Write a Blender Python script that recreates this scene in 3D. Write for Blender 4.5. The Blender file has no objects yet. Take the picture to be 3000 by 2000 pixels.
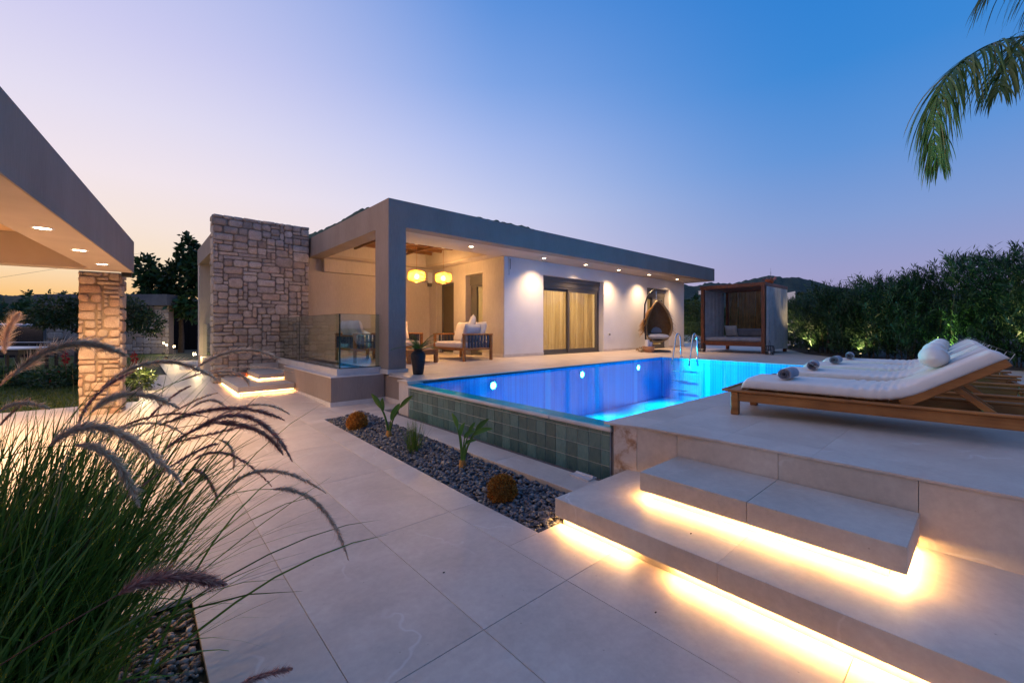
import bpy, math, random
import numpy as np
from mathutils import Vector, Matrix, noise
R = math.radians
rnd = random.Random(7)
npr = np.random.RandomState(11)
scene = bpy.context.scene
COL = scene.collection

# ------------------------------------------------------------------ camera
CAM = Vector((0, 0, 1.32))
AR = math.atan2(2891 - 1500, 1239.0)
FWD = Vector((math.cos(AR), math.sin(AR), 0)); RGT = Vector((FWD.y, -FWD.x, 0))
cd = bpy.data.cameras.new('camera'); cam = bpy.data.objects.new('camera', cd); COL.objects.link(cam)
cam.location = CAM
cam.rotation_euler = (R(90), 0, AR - R(90))
cd.sensor_width = 36; cd.lens = 1239.0 / 3000 * 36
cd.shift_y = -38.0 / 3000
cd.clip_start = 0.05; cd.clip_end = 9000
scene.camera = cam
# ------------------------------------------------------------------ view
scene.view_settings.view_transform = 'Standard'
scene.view_settings.look = 'None'
scene.view_settings.exposure = 0.0
scene.view_settings.gamma = 1.0
scene.view_settings.use_curve_mapping = False
scene.render.engine = 'CYCLES'
scene.cycles.use_denoising = True
scene.cycles.max_bounces = 7
scene.cycles.diffuse_bounces = 4
scene.cycles.transparent_max_bounces = 12
scene.cycles.sample_clamp_indirect = 4.0
scene.cycles.caustics_reflective = False
scene.cycles.caustics_refractive = False
scene.cycles.blur_glossy = 0.5

def lin(c):
    return tuple(((x / 255.0) / 12.92 if x <= 10 else ((x / 255.0 + 0.055) / 1.055) ** 2.4) for x in c) + (1.0,)

# ------------------------------------------------------------------ sky after sunset
world = bpy.data.worlds.new('World'); scene.world = world; world.use_nodes = True
wt = world.node_tree; wt.nodes.clear()
def N(t, ty, **kw):
    n = t.nodes.new(ty)
    for k, v in kw.items(): setattr(n, k, v)
    return n
tc = N(wt, 'ShaderNodeTexCoord'); sep = N(wt, 'ShaderNodeSeparateXYZ'); wt.links.new(tc.outputs['Generated'], sep.inputs[0])
def ramp(stops):
    r = N(wt, 'ShaderNodeValToRGB'); r.color_ramp.interpolation = 'LINEAR'
    e = r.color_ramp.elements
    while len(e) < len(stops): e.new(0.5)
    for el, (p, c) in zip(e, stops): el.position = p; el.color = lin(c)
    wt.links.new(sep.outputs['Z'], r.inputs[0]); return r
W_ = ramp([(0, (250, 168, 88)), (.05, (253, 198, 124)), (.11, (251, 226, 192)), (.18, (248, 230, 218)), (.26, (243, 230, 236)), (.36, (228, 222, 242)), (.47, (208, 206, 241)), (.7, (160, 178, 232)), (1, (104, 144, 216))])
M_ = ramp([(0, (236, 208, 212)), (.15, (232, 216, 234)), (.27, (212, 214, 242)), (.4, (176, 192, 240)), (.5, (136, 170, 232)), (.62, (96, 148, 222)), (1, (104, 144, 216))])
E_ = ramp([(0, (160, 140, 178)), (.1, (158, 158, 202)), (.2, (132, 158, 212)), (.32, (96, 148, 216)), (.45, (60, 136, 214)), (.6, (40, 126, 210)), (1, (104, 144, 216))])
SUN_AZ = R(118)
dv = N(wt, 'ShaderNodeVectorMath', operation='MULTIPLY'); wt.links.new(tc.outputs['Generated'], dv.inputs[0]); dv.inputs[1].default_value = (1, 1, 0)
nv = N(wt, 'ShaderNodeVectorMath', operation='NORMALIZE'); wt.links.new(dv.outputs[0], nv.inputs[0])
dt = N(wt, 'ShaderNodeVectorMath', operation='DOT_PRODUCT'); wt.links.new(nv.outputs[0], dt.inputs[0]); dt.inputs[1].default_value = (math.cos(SUN_AZ), math.sin(SUN_AZ), 0)
def mrange(lo, hi):
    m = N(wt, 'ShaderNodeMapRange', interpolation_type='SMOOTHSTEP'); wt.links.new(dt.outputs['Value'], m.inputs[0])
    m.inputs[1].default_value = lo; m.inputs[2].default_value = hi; return m
m1 = mrange(-0.32, 0.62); m2 = mrange(0.34, 0.98)
mx1 = N(wt, 'ShaderNodeMix', data_type='RGBA'); mx2 = N(wt, 'ShaderNodeMix', data_type='RGBA')
wt.links.new(m1.outputs[0], mx1.inputs[0]); wt.links.new(E_.outputs[0], mx1.inputs[6]); wt.links.new(M_.outputs[0], mx1.inputs[7])
wt.links.new(m2.outputs[0], mx2.inputs[0]); wt.links.new(mx1.outputs[2], mx2.inputs[6]); wt.links.new(W_.outputs[0], mx2.inputs[7])
bgn = N(wt, 'ShaderNodeBackground'); wt.links.new(mx2.outputs[2], bgn.inputs[0]); bgn.inputs[1].default_value = 1.0
wo = N(wt, 'ShaderNodeOutputWorld'); wt.links.new(bgn.outputs[0], wo.inputs[0])
# the last warm afterglow: one very soft, low-contrast sun from the sunset side
sl = bpy.data.lights.new('sun', 'SUN'); sl.energy = .48; sl.angle = R(70); sl.color = (1.0, .66, .50)
so = bpy.data.objects.new('sun', sl); COL.objects.link(so)
SAZ, SEL = R(135), R(34); so.rotation_euler = Vector((-math.cos(SAZ) * math.cos(SEL), -math.sin(SAZ) * math.cos(SEL), -math.sin(SEL))).to_track_quat('-Z', 'Y').to_euler()
WARM = (1.0, 0.55, 0.20); WARMW = (1.0, 0.64, 0.34)

# ------------------------------------------------------------------ helpers
def gz(y):   # the paved ground climbs gently away from the camera
    return 0.0 if y < 2.58 else min(0.019 * (y - 2.58), 0.16)
def dz(y):   # terrace level, rising slightly to the house wall
    return 0.54 + 0.08 * min(1, max(0, (y - 6.0) / 1.75))
def at(u, v, D):  # a point D metres ahead of the camera, seen at pixel (u,v) of the 3000x2000 photograph
    return CAM + FWD * D + RGT * ((u - 1500) / 1239.0 * D) + Vector((0, 0, -(v - 962) / 1239.0 * D))

def tag(o, label=None, cat=None, group=None, kind=None):
    if label: o['label'] = label
    if cat: o['category'] = cat
    if group: o['group'] = group
    if kind: o['kind'] = kind
    return o
def empty(name, loc=(0, 0, 0), rz=0.0, label=None, cat=None, group=None, kind=None):
    o = bpy.data.objects.new(name, None); COL.objects.link(o); o.location = loc; o.rotation_euler = (0, 0, rz)
    o.empty_display_size = 0.1
    return tag(o, label, cat, group, kind)
def inst(mesh_ob, loc, parent=None, rot=(0, 0, 0), scale=None):
    o = mesh_ob.copy(); COL.objects.link(o); o.location = loc; o.rotation_euler = rot
    if scale: o.scale = scale
    if parent is not None: o.parent = parent
    return o
def copy_tree(o, parent=None):
    c = o.copy(); COL.objects.link(c); c.parent = parent
    for ch in list(o.children): copy_tree(ch, c)
    return c

class MB:
    def __init__(s): s.v = []; s.f = []; s.sm = []
    def add(s, vs, fs, smooth=False):
        b = len(s.v); s.v.extend([tuple(p) for p in vs]); s.f.extend([tuple(i + b for i in f) for f in fs]); s.sm.extend([smooth] * len(fs)); return s
    def box(s, a, b, M=None):
        x0, y0, z0 = a; x1, y1, z1 = b
        vs = [Vector(p) for p in ((x0, y0, z0), (x1, y0, z0), (x1, y1, z0), (x0, y1, z0), (x0, y0, z1), (x1, y0, z1), (x1, y1, z1), (x0, y1, z1))]
        if M is not None: vs = [M @ p for p in vs]
        return s.add(vs, [(0, 3, 2, 1), (4, 5, 6, 7), (0, 1, 5, 4), (1, 2, 6, 5), (2, 3, 7, 6), (3, 0, 4, 7)])
    def rbox(s, a, b, r=.01, M=None):   # box with all edges chamfered
        c = [(a[i] + b[i]) / 2 for i in range(3)]; h = [abs(b[i] - a[i]) / 2 for i in range(3)]; r = min(r, *[x * .95 for x in h])
        vs = []; idx = {}
        for sx in (-1, 1):
            for sy in (-1, 1):
                for sz in (-1, 1):
                    for k in range(3):
                        p = [sx * (h[0] - (r if k != 0 else 0)), sy * (h[1] - (r if k != 1 else 0)), sz * (h[2] - (r if k != 2 else 0))]
                        idx[(sx, sy, sz, k)] = len(vs); vs.append(Vector((c[0] + p[0], c[1] + p[1], c[2] + p[2])))
        fs = []
        for k in range(3):
            i, j = [q for q in range(3) if q != k]
            for sg in (-1, 1):
                def g(si, sj):
                    t = [0, 0, 0]; t[k] = sg; t[i] = si; t[j] = sj; return idx[(t[0], t[1], t[2], k)]
                fs.append((g(-1, -1), g(1, -1), g(1, 1), g(-1, 1)))
        for k in range(3):   # edges running along k
            i, j = [q for q in range(3) if q != k]
            for si in (-1, 1):
                for sj in (-1, 1):
                    def g(sk, ax):
                        t = [0, 0, 0]; t[k] = sk; t[i] = si; t[j] = sj; return idx[(t[0], t[1], t[2], ax)]
                    fs.append((g(-1, i), g(1, i), g(1, j), g(-1, j)))
        for sx in (-1, 1):
            for sy in (-1, 1):
                for sz in (-1, 1): fs.append(tuple(idx[(sx, sy, sz, k)] for k in range(3)))
        if M is not None: vs = [M @ p for p in vs]
        return s.add(vs, fs)
    def prism(s, pts, z0, z1):
        n = len(pts)
        f0 = (lambda p: z0(p) if callable(z0) else z0); f1 = (lambda p: z1(p) if callable(z1) else z1)
        vs = [(p[0], p[1], f0(p)) for p in pts] + [(p[0], p[1], f1(p)) for p in pts]
        return s.add(vs, [tuple(range(n - 1, -1, -1)), tuple(range(n, 2 * n))] + [(i, (i + 1) % n, n + (i + 1) % n, n + i) for i in range(n)])
    def tube(s, pts, rad, n=8, caps=True, smooth=True):
        pts = [Vector(p) for p in pts]; rs = rad if hasattr(rad, '__len__') else [rad] * len(pts)
        up = None; vs = []
        for i, p in enumerate(pts):
            t = (pts[min(i + 1, len(pts) - 1)] - pts[max(i - 1, 0)])
            t = t.normalized() if t.length > 1e-9 else Vector((0, 0, 1))
            if up is None: up = Vector((0, 0, 1)) if abs(t.z) < .9 else Vector((1, 0, 0))
            a = t.cross(up);
            if a.length < 1e-6: a = t.orthogonal()
            a.normalize(); b = a.cross(t).normalized(); up = b
            for k in range(n):
                an = 2 * math.pi * k / n; vs.append(p + (a * math.cos(an) + b * math.sin(an)) * rs[i])
        fs = []
        for i in range(len(pts) - 1):
            for k in range(n): fs.append((i * n + k, i * n + (k + 1) % n, (i + 1) * n + (k + 1) % n, (i + 1) * n + k))
        s.add(vs, fs, smooth)
        if caps: s.add(vs[:n], [tuple(range(n - 1, -1, -1))]); s.add(vs[-n:], [tuple(range(n))])
        return s
    def lathe(s, prof, n=24, c=(0, 0, 0), smooth=True, M=None):
        vs = []; m = len(prof)
        for k in range(n):
            an = 2 * math.pi * k / n
            for r, z in prof: vs.append(Vector((c[0] + r * math.cos(an), c[1] + r * math.sin(an), c[2] + z)))
        fs = [(k * m + i, ((k + 1) % n) * m + i, ((k + 1) % n) * m + i + 1, k * m + i + 1) for k in range(n) for i in range(m - 1)]
        if M is not None: vs = [M @ p for p in vs]
        return s.add(vs, fs, smooth)
    def grid(s, fn, nu, nv, smooth=True, closed_u=False):
        vs = [fn(i / (nu if closed_u else nu - 1), j / (nv - 1)) for i in range(nu) for j in range(nv)]
        fs = [(i * nv + j, ((i + 1) % nu) * nv + j, ((i + 1) % nu) * nv + j + 1, i * nv + j + 1) for i in range(nu if closed_u else nu - 1) for j in range(nv - 1)]
        return s.add(vs, fs, smooth)
    def cushion(s, size, M, puff=.5, n=14, seed=0):   # soft pillow, thin at the seams
        sx, sy, sz = size
        for sg in (1, -1):
            def fn(a, b):
                x = 2 * a - 1; y = 2 * b - 1
                e = max(0, (1 - x ** 4) * (1 - y ** 4)) ** puff
                w = 1 - .05 * (1 - abs(x)) * (abs(y) ** 3); w2 = 1 - .05 * (1 - abs(y)) * (abs(x) ** 3)
                q = noise.noise(Vector((x * 1.7 + seed, y * 1.7, sg * 2.0))) * .10 * e
                return M @ Vector((x * sx / 2 * w2, y * sy / 2 * w, sg * sz / 2 * (e + q)))
            vs = [fn(i / (n - 1), j / (n - 1)) for i in range(n) for j in range(n)]
            fs = [(i * n + j, (i + 1) * n + j, (i + 1) * n + j + 1, i * n + j + 1) for i in range(n - 1) for j in range(n - 1)]
            if sg < 0: fs = [f[::-1] for f in fs]
            s.add(vs, fs, True)
        return s
    def build(s, name, mat, parent=None, loc=(0, 0, 0), rot=(0, 0, 0)):
        me = bpy.data.meshes.new(name); me.from_pydata(s.v, [], s.f)
        if any(s.sm): me.polygons.foreach_set('use_smooth', s.sm)
        me.materials.append(mat); me.update()
        o = bpy.data.objects.new(name, me); COL.objects.link(o); o.location = loc; o.rotation_euler = rot
        if parent is not None: o.parent = parent
        return o

def raw_mesh(name, V, F, mat, parent=None, smooth=False):
    """V (n,3) array, F (m,k) array of equal sized faces"""
    me = bpy.data.meshes.new(name); V = np.asarray(V, dtype=np.float32); F = np.asarray(F, dtype=np.int32)
    me.vertices.add(len(V)); me.vertices.foreach_set('co', V.ravel())
    k = F.shape[1]; me.loops.add(F.size); me.loops.foreach_set('vertex_index', F.ravel())
    me.polygons.add(len(F)); me.polygons.foreach_set('loop_start', np.arange(0, F.size, k, dtype=np.int32)); me.polygons.foreach_set('loop_total', np.full(len(F), k, dtype=np.int32))
    if smooth: me.polygons.foreach_set('use_smooth', np.ones(len(F), dtype=bool))
    me.materials.append(mat); me.update(calc_edges=True)
    o = bpy.data.objects.new(name, me); COL.objects.link(o)
    if parent is not None: o.parent = parent
    return o

# ------------------------------------------------------------------ materials
def mat(name):
    m = bpy.data.materials.new(name); m.use_nodes = True; t = m.node_tree; t.nodes.clear()
    o = N(t, 'ShaderNodeOutputMaterial'); b = N(t, 'ShaderNodeBsdfPrincipled'); t.links.new(b.outputs[0], o.inputs[0]); return m, t, b, o
def coords(t, scale=(1, 1, 1), per_object=True):
    c = N(t, 'ShaderNodeTexCoord'); m = N(t, 'ShaderNodeMapping'); m.inputs['Scale'].default_value = scale
    t.links.new(c.outputs['Object'], m.inputs['Vector'])
    if per_object:
        oi = N(t, 'ShaderNodeObjectInfo'); mu = N(t, 'ShaderNodeMath', operation='MULTIPLY'); mu.inputs[1].default_value = 57.0
        t.links.new(oi.outputs['Random'], mu.inputs[0]); cb = N(t, 'ShaderNodeCombineXYZ')
        for i in range(3): t.links.new(mu.outputs[0], cb.inputs[i])
        t.links.new(cb.outputs[0], m.inputs['Location'])
    return m.outputs['Vector']
def noise_tex(t, vec, scale, detail=5, rough=.55, dist=0.0):
    n = N(t, 'ShaderNodeTexNoise'); n.inputs['Scale'].default_value = scale; n.inputs['Detail'].default_value = detail
    n.inputs['Roughness'].default_value = rough; n.inputs['Distortion'].default_value = dist
    if vec is not None: t.links.new(vec, n.inputs['Vector'])
    return n.outputs['Fac']
def cramp(t, fac, stops):
    r = N(t, 'ShaderNodeValToRGB'); e = r.color_ramp.elements
    while len(e) < len(stops): e.new(.5)
    for el, (p, c) in zip(e, stops): el.position = p; el.color = tuple(c) + (1,)
    t.links.new(fac, r.inputs[0]); return r.outputs[0]
def bump(t, b, fac, strength=.3, dist=.01, prev=None):
    n = N(t, 'ShaderNodeBump'); n.inputs['Strength'].default_value = strength; n.inputs['Distance'].default_value = dist
    t.links.new(fac, n.inputs['Height'])
    if prev: t.links.new(prev, n.inputs['Normal'])
    t.links.new(n.outputs[0], b.inputs['Normal']); return n.outputs[0]
def mixc(t, fac, a, b, mode='MIX'):
    m = N(t, 'ShaderNodeMix', data_type='RGBA', blend_type=mode)
    for v, i in ((fac, 0), (a, 6), (b, 7)):
        if isinstance(v, (int, float)): m.inputs[i].default_value = v
        elif isinstance(v, tuple): m.inputs[i].default_value = v + (1,) if len(v) == 3 else v
        else: t.links.new(v, m.inputs[i])
    return m.outputs[2]
def rand_tint(t, col, lo=.8, hi=1.15):   # each object a little lighter or darker
    oi = N(t, 'ShaderNodeObjectInfo'); mr = N(t, 'ShaderNodeMapRange'); t.links.new(oi.outputs['Random'], mr.inputs[0]); mr.inputs[3].default_value = lo; mr.inputs[4].default_value = hi
    hsv = N(t, 'ShaderNodeHueSaturation'); t.links.new(col, hsv.inputs['Color']); t.links.new(mr.outputs[0], hsv.inputs['Value']); return hsv.outputs[0]
def mottled(name, a, b, scale=6, rough=.6, bstr=.15, bscale=60, stretch=(1, 1, 1), tint=None, bdist=.004, spec=.3, detail=6):
    m, t, p, o = mat(name); v = coords(t, stretch)
    c = cramp(t, noise_tex(t, v, scale, detail), [(.3, a), (.7, b)])
    if tint: c = rand_tint(t, c, *tint)
    t.links.new(c, p.inputs['Base Color']); p.inputs['Roughness'].default_value = rough; p.inputs['Specular IOR Level'].default_value = spec
    if bstr: bump(t, p, noise_tex(t, v, bscale, 4), bstr, bdist)
    return m
# porcelain paving with faint clouds and veins
def paving(name, a, b, rough=.42, tint=(.95, 1.05)):
    m, t, p, o = mat(name); v = coords(t)
    c = cramp(t, noise_tex(t, v, 1.6, 7, .6, .6), [(.32, a), (.68, b)])
    fine = noise_tex(t, v, 24, 6, .7)
    c = mixc(t, .22, c, cramp(t, fine, [(.35, (.3, .28, .27)), (.65, (.62, .6, .57))]), 'OVERLAY')
    w = N(t, 'ShaderNodeTexWave'); w.wave_type = 'BANDS'; w.inputs['Scale'].default_value = .55; w.inputs['Distortion'].default_value = 22; w.inputs['Detail'].default_value = 5; w.inputs['Detail Scale'].default_value = 1.3
    t.links.new(v, w.inputs['Vector']); vein = cramp(t, w.outputs['Fac'], [(0.0, (1, 1, 1)), (.012, (0, 0, 0))])
    brk = cramp(t, noise_tex(t, v, 2.2, 3), [(.5, (0, 0, 0)), (.62, (1, 1, 1))])
    vf = N(t, 'ShaderNodeMath', operation='MULTIPLY'); t.links.new(vein, vf.inputs[0]); t.links.new(brk, vf.inputs[1])
    vf2 = N(t, 'ShaderNodeMath', operation='MULTIPLY'); t.links.new(vf.outputs[0], vf2.inputs[0]); vf2.inputs[1].default_value = .35
    c = mixc(t, vf2.outputs[0], c, (.75, .72, .68))
    st_ = noise_tex(t, coords(t, (1, 1, 1), False), .9, 5, .65, 1.2); c = mixc(t, .5, c, cramp(t, st_, [(.36, (.40, .38, .37)), (.6, (.55, .55, .55))]), 'OVERLAY')
    sp_ = N(t, 'ShaderNodeTexVoronoi'); sp_.inputs['Scale'].default_value = 9; t.links.new(coords(t, (1, 1, 1), False), sp_.inputs['Vector']); c = mixc(t, cramp(t, sp_.outputs['Distance'], [(.012, (.55, .55, .55)), (.05, (0, 0, 0))]), c, (.16, .12, .09))
    c = rand_tint(t, c, *tint)
    t.links.new(c, p.inputs['Base Color'])
    rr = N(t, 'ShaderNodeMapRange'); t.links.new(fine, rr.inputs[0]); rr.inputs[3].default_value = rough - .08; rr.inputs[4].default_value = rough + .14; t.links.new(rr.outputs[0], p.inputs['Roughness'])
    bump(t, p, fine, .12, .002); return m
M = {}
M['tile'] = paving('paving_porcelain', (.50, .42, .345), (.61, .52, .435))
M['step'] = paving('step_porcelain', (.48, .41, .335), (.58, .505, .42), .45, (.97, 1.03))
M['marble'] = mottled('pale_marble', (.5, .45, .42), (.62, .57, .53), 5, .35, .05, 40)
M['grout'] = mottled('grout', (.12, .1, .1), (.18, .16, .15), 20, .9, 0)
def plaster(name, a, b):
    m, t, p, o = mat(name); v = coords(t, (1, 1, 1), False)
    c = cramp(t, noise_tex(t, v, 1.5, 5), [(.3, a), (.7, b)])
    v2 = coords(t, (90, 90, 7), False); st = noise_tex(t, v2, 1.0, 3, .6)
    c = mixc(t, .35, c, cramp(t, st, [(.3, tuple(x * .72 for x in a)), (.7, tuple(min(1, x * 1.18) for x in b))]))
    v3 = coords(t, (3, 3, .5), False); c = mixc(t, .25, c, cramp(t, noise_tex(t, v3, 1.0, 4), [(.35, tuple(x * .85 for x in a)), (.65, b)]))
    t.links.new(c, p.inputs['Base Color']); p.inputs['Roughness'].default_value = .85; p.inputs['Specular IOR Level'].default_value = .15
    bump(t, p, st, .5, .003); return m
M['taupe'] = plaster('combed_taupe_render', (.25, .198, .168), (.31, .253, .218))
M['beige'] = plaster('combed_beige_render', (.44, .375, .315), (.52, .45, .385))
M['white'] = mottled('white_render', (.68, .665, .66), (.74, .725, .72), 2, .8, .12, 120, bdist=.002)
M['soffit'] = mottled('soffit_paint', (.40, .33, .27), (.46, .385, .32), 2, .8, .1, 150, bdist=.001)
# dressed limestone
def stone_mat(name, pal, sat=1.0):
    m, t, p, o = mat(name); v = coords(t)
    oi = N(t, 'ShaderNodeObjectInfo'); base = cramp(t, oi.outputs['Random'], pal)
    n1 = noise_tex(t, v, 9, 6, .65, .3); n2 = noise_tex(t, v, 70, 5, .7)
    c = mixc(t, .55, base, cramp(t, n1, [(.3, (.22, .19, .17)), (.7, (.62, .57, .52))]), 'OVERLAY')
    c = mixc(t, .4, c, cramp(t, n2, [(.35, (.2, .18, .16)), (.65, (.7, .66, .6))]), 'OVERLAY')
    t.links.new(c, p.inputs['Base Color']); p.inputs['Roughness'].default_value = .88; p.inputs['Specular IOR Level'].default_value = .2
    a = bump(t, p, n1, .6, .02); bump(t, p, n2, .8, .009, a); return m
M['stone'] = stone_mat('wall_stone', [(0, (.31, .28, .26)), (.25, (.44, .395, .36)), (.5, (.37, .335, .315)), (.75, (.53, .485, .445)), (.93, (.43, .34, .28)), (1, (.30, .25, .22))])
M['stone_pale'] = stone_mat('column_stone', [(0, (.48, .40, .31)), (.5, (.56, .47, .38)), (.85, (.52, .38, .28)), (1, (.42, .28, .2))])
M['mortar'] = mottled('mortar', (.17, .135, .11), (.23, .185, .15), 14, .95, .5, 90, bdist=.006)
M['mortar_pale'] = mottled('column_mortar', (.26, .19, .13), (.34, .26, .18), 14, .95, .5, 90, bdist=.006)
def wood(name, a, b, rough=.5, ax=1, sc=1.0):
    m, t, p, o = mat(name); s = [26 * sc, 26 * sc, 26 * sc]; s[ax] = 1.6 * sc
    v = coords(t, tuple(s)); n = noise_tex(t, v, 1.0, 6, .65, .8)
    v2 = coords(t, (3, 3, 3)); c = cramp(t, n, [(.3, a), (.7, b)])
    c = mixc(t, .35, c, cramp(t, noise_tex(t, v2, 1.5, 3), [(.35, tuple(x * .55 for x in a)), (.65, b)]))
    t.links.new(c, p.inputs['Base Color']); p.inputs['Roughness'].default_value = rough; p.inputs['Specular IOR Level'].default_value = .35
    bump(t, p, n, .25, .002); return m
M['teak'] = wood('teak', (.22, .075, .018), (.46, .19, .05))
M['teakx'] = wood('teak_across', (.22, .075, .018), (.46, .19, .05), ax=0)
M['mahog'] = wood('stained_wood', (.10, .030, .014), (.19, .062, .028), ax=2)
M['darkwood'] = wood('ceiling_wood', (.10, .045, .018), (.20, .095, .04), ax=0)
def fabric(name, a, b, sc=500):
    m, t, p, o = mat(name); v = coords(t); c = cramp(t, noise_tex(t, v, 4, 4), [(.35, a), (.65, b)])
    t.links.new(c, p.inputs['Base Color']); p.inputs['Roughness'].default_value = .95; p.inputs['Specular IOR Level'].default_value = .1
    a1 = bump(t, p, noise_tex(t, v, 9, 3), .25, .012); bump(t, p, noise_tex(t, v, sc, 2), .3, .001, a1)
    p.inputs['Sheen Weight'].default_value = .15; return m
M['canvas'] = fabric('cream_canvas', (.66, .60, .54), (.74, .69, .63))
M['linen'] = fabric('linen_cushion', (.56, .48, .42), (.64, .56, .5))
M['greyfab'] = fabric('grey_mattress', (.20, .20, .22), (.26, .26, .28))
M['towel'] = fabric('grey_towel', (.22, .22, .26), (.32, .32, .37), 260)
M['whitefab'] = fabric('white_towel', (.62, .62, .66), (.7, .7, .74), 260)
M['rope'] = fabric('dark_rope', (.05, .055, .07), (.10, .11, .14), 200)
M['curtain_out'] = fabric('sheer_grey_curtain', (.40, .36, .34), (.50, .46, .43), 300)
def simple(name, c, rough=.5, metal=0.0, spec=.5):
    m, t, p, o = mat(name); p.inputs['Base Color'].default_value = tuple(c) + (1,); p.inputs['Roughness'].default_value = rough
    p.inputs['Metallic'].default_value = metal; p.inputs['Specular IOR Level'].default_value = spec
    v = coords(t); rr = N(t, 'ShaderNodeMapRange'); t.links.new(noise_tex(t, v, 14, 4), rr.inputs[0]); rr.inputs[3].default_value = max(.02, rough - .08); rr.inputs[4].default_value = rough + .1
    t.links.new(rr.outputs[0], p.inputs['Roughness']); return m
M['alu'] = simple('taupe_aluminium', (.13, .12, .11), .4, .3)
M['steel'] = simple('polished_steel', (.75, .76, .78), .12, 1.0)
M['black'] = simple('black_metal', (.015, .015, .017), .45)
M['vase'] = mottled('matte_charcoal_clay', (.012, .012, .014), (.03, .028, .03), 12, .6, .3, 60)
M['plastic'] = simple('white_plastic', (.6, .6, .6), .4)
M['brick'] = mottled('red_clay', (.30, .07, .025), (.42, .12, .05), 16, .85, .4, 60)
M['concrete'] = mottled('dark_concrete', (.10, .10, .105), (.15, .15, .155), 3, .9, .2, 60)
M['carpaint'] = simple('silver_car_paint', (.4, .41, .42), .25, .5)
M['darkglass'] = simple('dark_glass', (.01, .012, .015), .08, 0, .6)
def emis(name, col, s, back=None):
    m = bpy.data.materials.new(name); m.use_nodes = True; t = m.node_tree; t.nodes.clear()
    o = N(t, 'ShaderNodeOutputMaterial'); e = N(t, 'ShaderNodeEmission'); e.inputs[0].default_value = tuple(col) + (1,); e.inputs[1].default_value = s
    t.links.new(e.outputs[0], o.inputs[0]); return m
M['led'] = emis('led_warm', (1.0, .53, .17), 240.0)
M['led2'] = emis('led_warm_far', (1.0, .50, .15), 110.0)
M['lens'] = emis('downlight_lens', (1.0, .78, .5), 22.0)
M['bulb'] = emis('bulb', (1.0, .72, .34), 60.0)
M['poollamp'] = emis('pool_lamp', (.55, .82, 1.0), 60.0)
M['pathlamp'] = emis('path_lamp', (1.0, .74, .4), 9.0)
def glassy(name, tint, ior=1.45, boost=1.0, rough=0.0, chop=0.0):
    m = bpy.data.materials.new(name); m.use_nodes = True; t = m.node_tree; t.nodes.clear()
    o = N(t, 'ShaderNodeOutputMaterial'); tr = N(t, 'ShaderNodeBsdfTransparent'); tr.inputs[0].default_value = tuple(tint) + (1,)
    g = N(t, 'ShaderNodeBsdfGlossy'); g.inputs['Roughness'].default_value = rough; g.inputs['Color'].default_value = (1, 1, 1, 1)
    # same share of reflection from either side of a thin pane
    ge = N(t, 'ShaderNodeNewGeometry'); vm = N(t, 'ShaderNodeVectorMath', operation='DOT_PRODUCT'); t.links.new(ge.outputs['Incoming'], vm.inputs[0]); t.links.new(ge.outputs['Normal'], vm.inputs[1])
    ab = N(t, 'ShaderNodeMath', operation='ABSOLUTE'); t.links.new(vm.outputs['Value'], ab.inputs[0])
    cm = N(t, 'ShaderNodeMath', operation='MULTIPLY_ADD'); t.links.new(ab.outputs[0], cm.inputs[0]); cm.inputs[1].default_value = 1 - chop; cm.inputs[2].default_value = chop   # fine ripples tip the surface towards the eye
    iv = N(t, 'ShaderNodeMath', operation='SUBTRACT'); iv.inputs[0].default_value = 1; t.links.new(cm.outputs[0], iv.inputs[1])
    pw = N(t, 'ShaderNodeMath', operation='POWER'); t.links.new(iv.outputs[0], pw.inputs[0]); pw.inputs[1].default_value = 5
    r0 = ((ior - 1) / (ior + 1)) ** 2 * boost
    ma = N(t, 'ShaderNodeMath', operation='MULTIPLY_ADD'); t.links.new(pw.outputs[0], ma.inputs[0]); ma.inputs[1].default_value = 1 - r0; ma.inputs[2].default_value = r0
    mi = N(t, 'ShaderNodeMixShader'); t.links.new(ma.outputs[0], mi.inputs[0]); t.links.new(tr.outputs[0], mi.inputs[1]); t.links.new(g.outputs[0], mi.inputs[2])
    t.links.new(mi.outputs[0], o.inputs[0]); return m, t, g
M['pane'], _, _ = glassy('window_pane', (.94, .97, .95), 1.5, 1.8)
M['railglass'], _, _ = glassy('railing_glass', (.80, .87, .83), 1.5, 1.6)
M['edgeglass'] = simple('glass_edge', (.01, .035, .03), .1)
M['water'], wtt, wg = glassy('pool_water', (.06, .80, .95), 1.33, 1.0, 0.0, .24)
wv = coords(wtt, (1, 1, 1), False)
bn = N(wtt, 'ShaderNodeBump'); bn.inputs['Strength'].default_value = .09; bn.inputs['Distance'].default_value = .02
nz = N(wtt, 'ShaderNodeTexNoise'); nz.inputs['Scale'].default_value = 16; nz.inputs['Detail'].default_value = 3; wtt.links.new(wv, nz.inputs['Vector']); wtt.links.new(nz.outputs['Fac'], bn.inputs['Height']); wtt.links.new(bn.outputs[0], wg.inputs['Normal'])
# pool mosaic
m, t, p, o = mat('blue_mosaic'); v = coords(t, (1, 1, 1), False)
bt = N(t, 'ShaderNodeTexBrick'); bt.offset = 0; bt.inputs['Scale'].default_value = 1; bt.inputs['Brick Width'].default_value = .06; bt.inputs['Row Height'].default_value = .06; bt.inputs['Mortar Size'].default_value = .003
bt.inputs['Color1'].default_value = (.005, .31, .66, 1); bt.inputs['Color2'].default_value = (.010, .45, .82, 1); bt.inputs['Mortar'].default_value = (.10, .65, .9, 1)
t.links.new(v, bt.inputs['Vector']); t.links.new(bt.outputs['Color'], p.inputs['Base Color']); p.inputs['Roughness'].default_value = .3; M['mosaic'] = m
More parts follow.
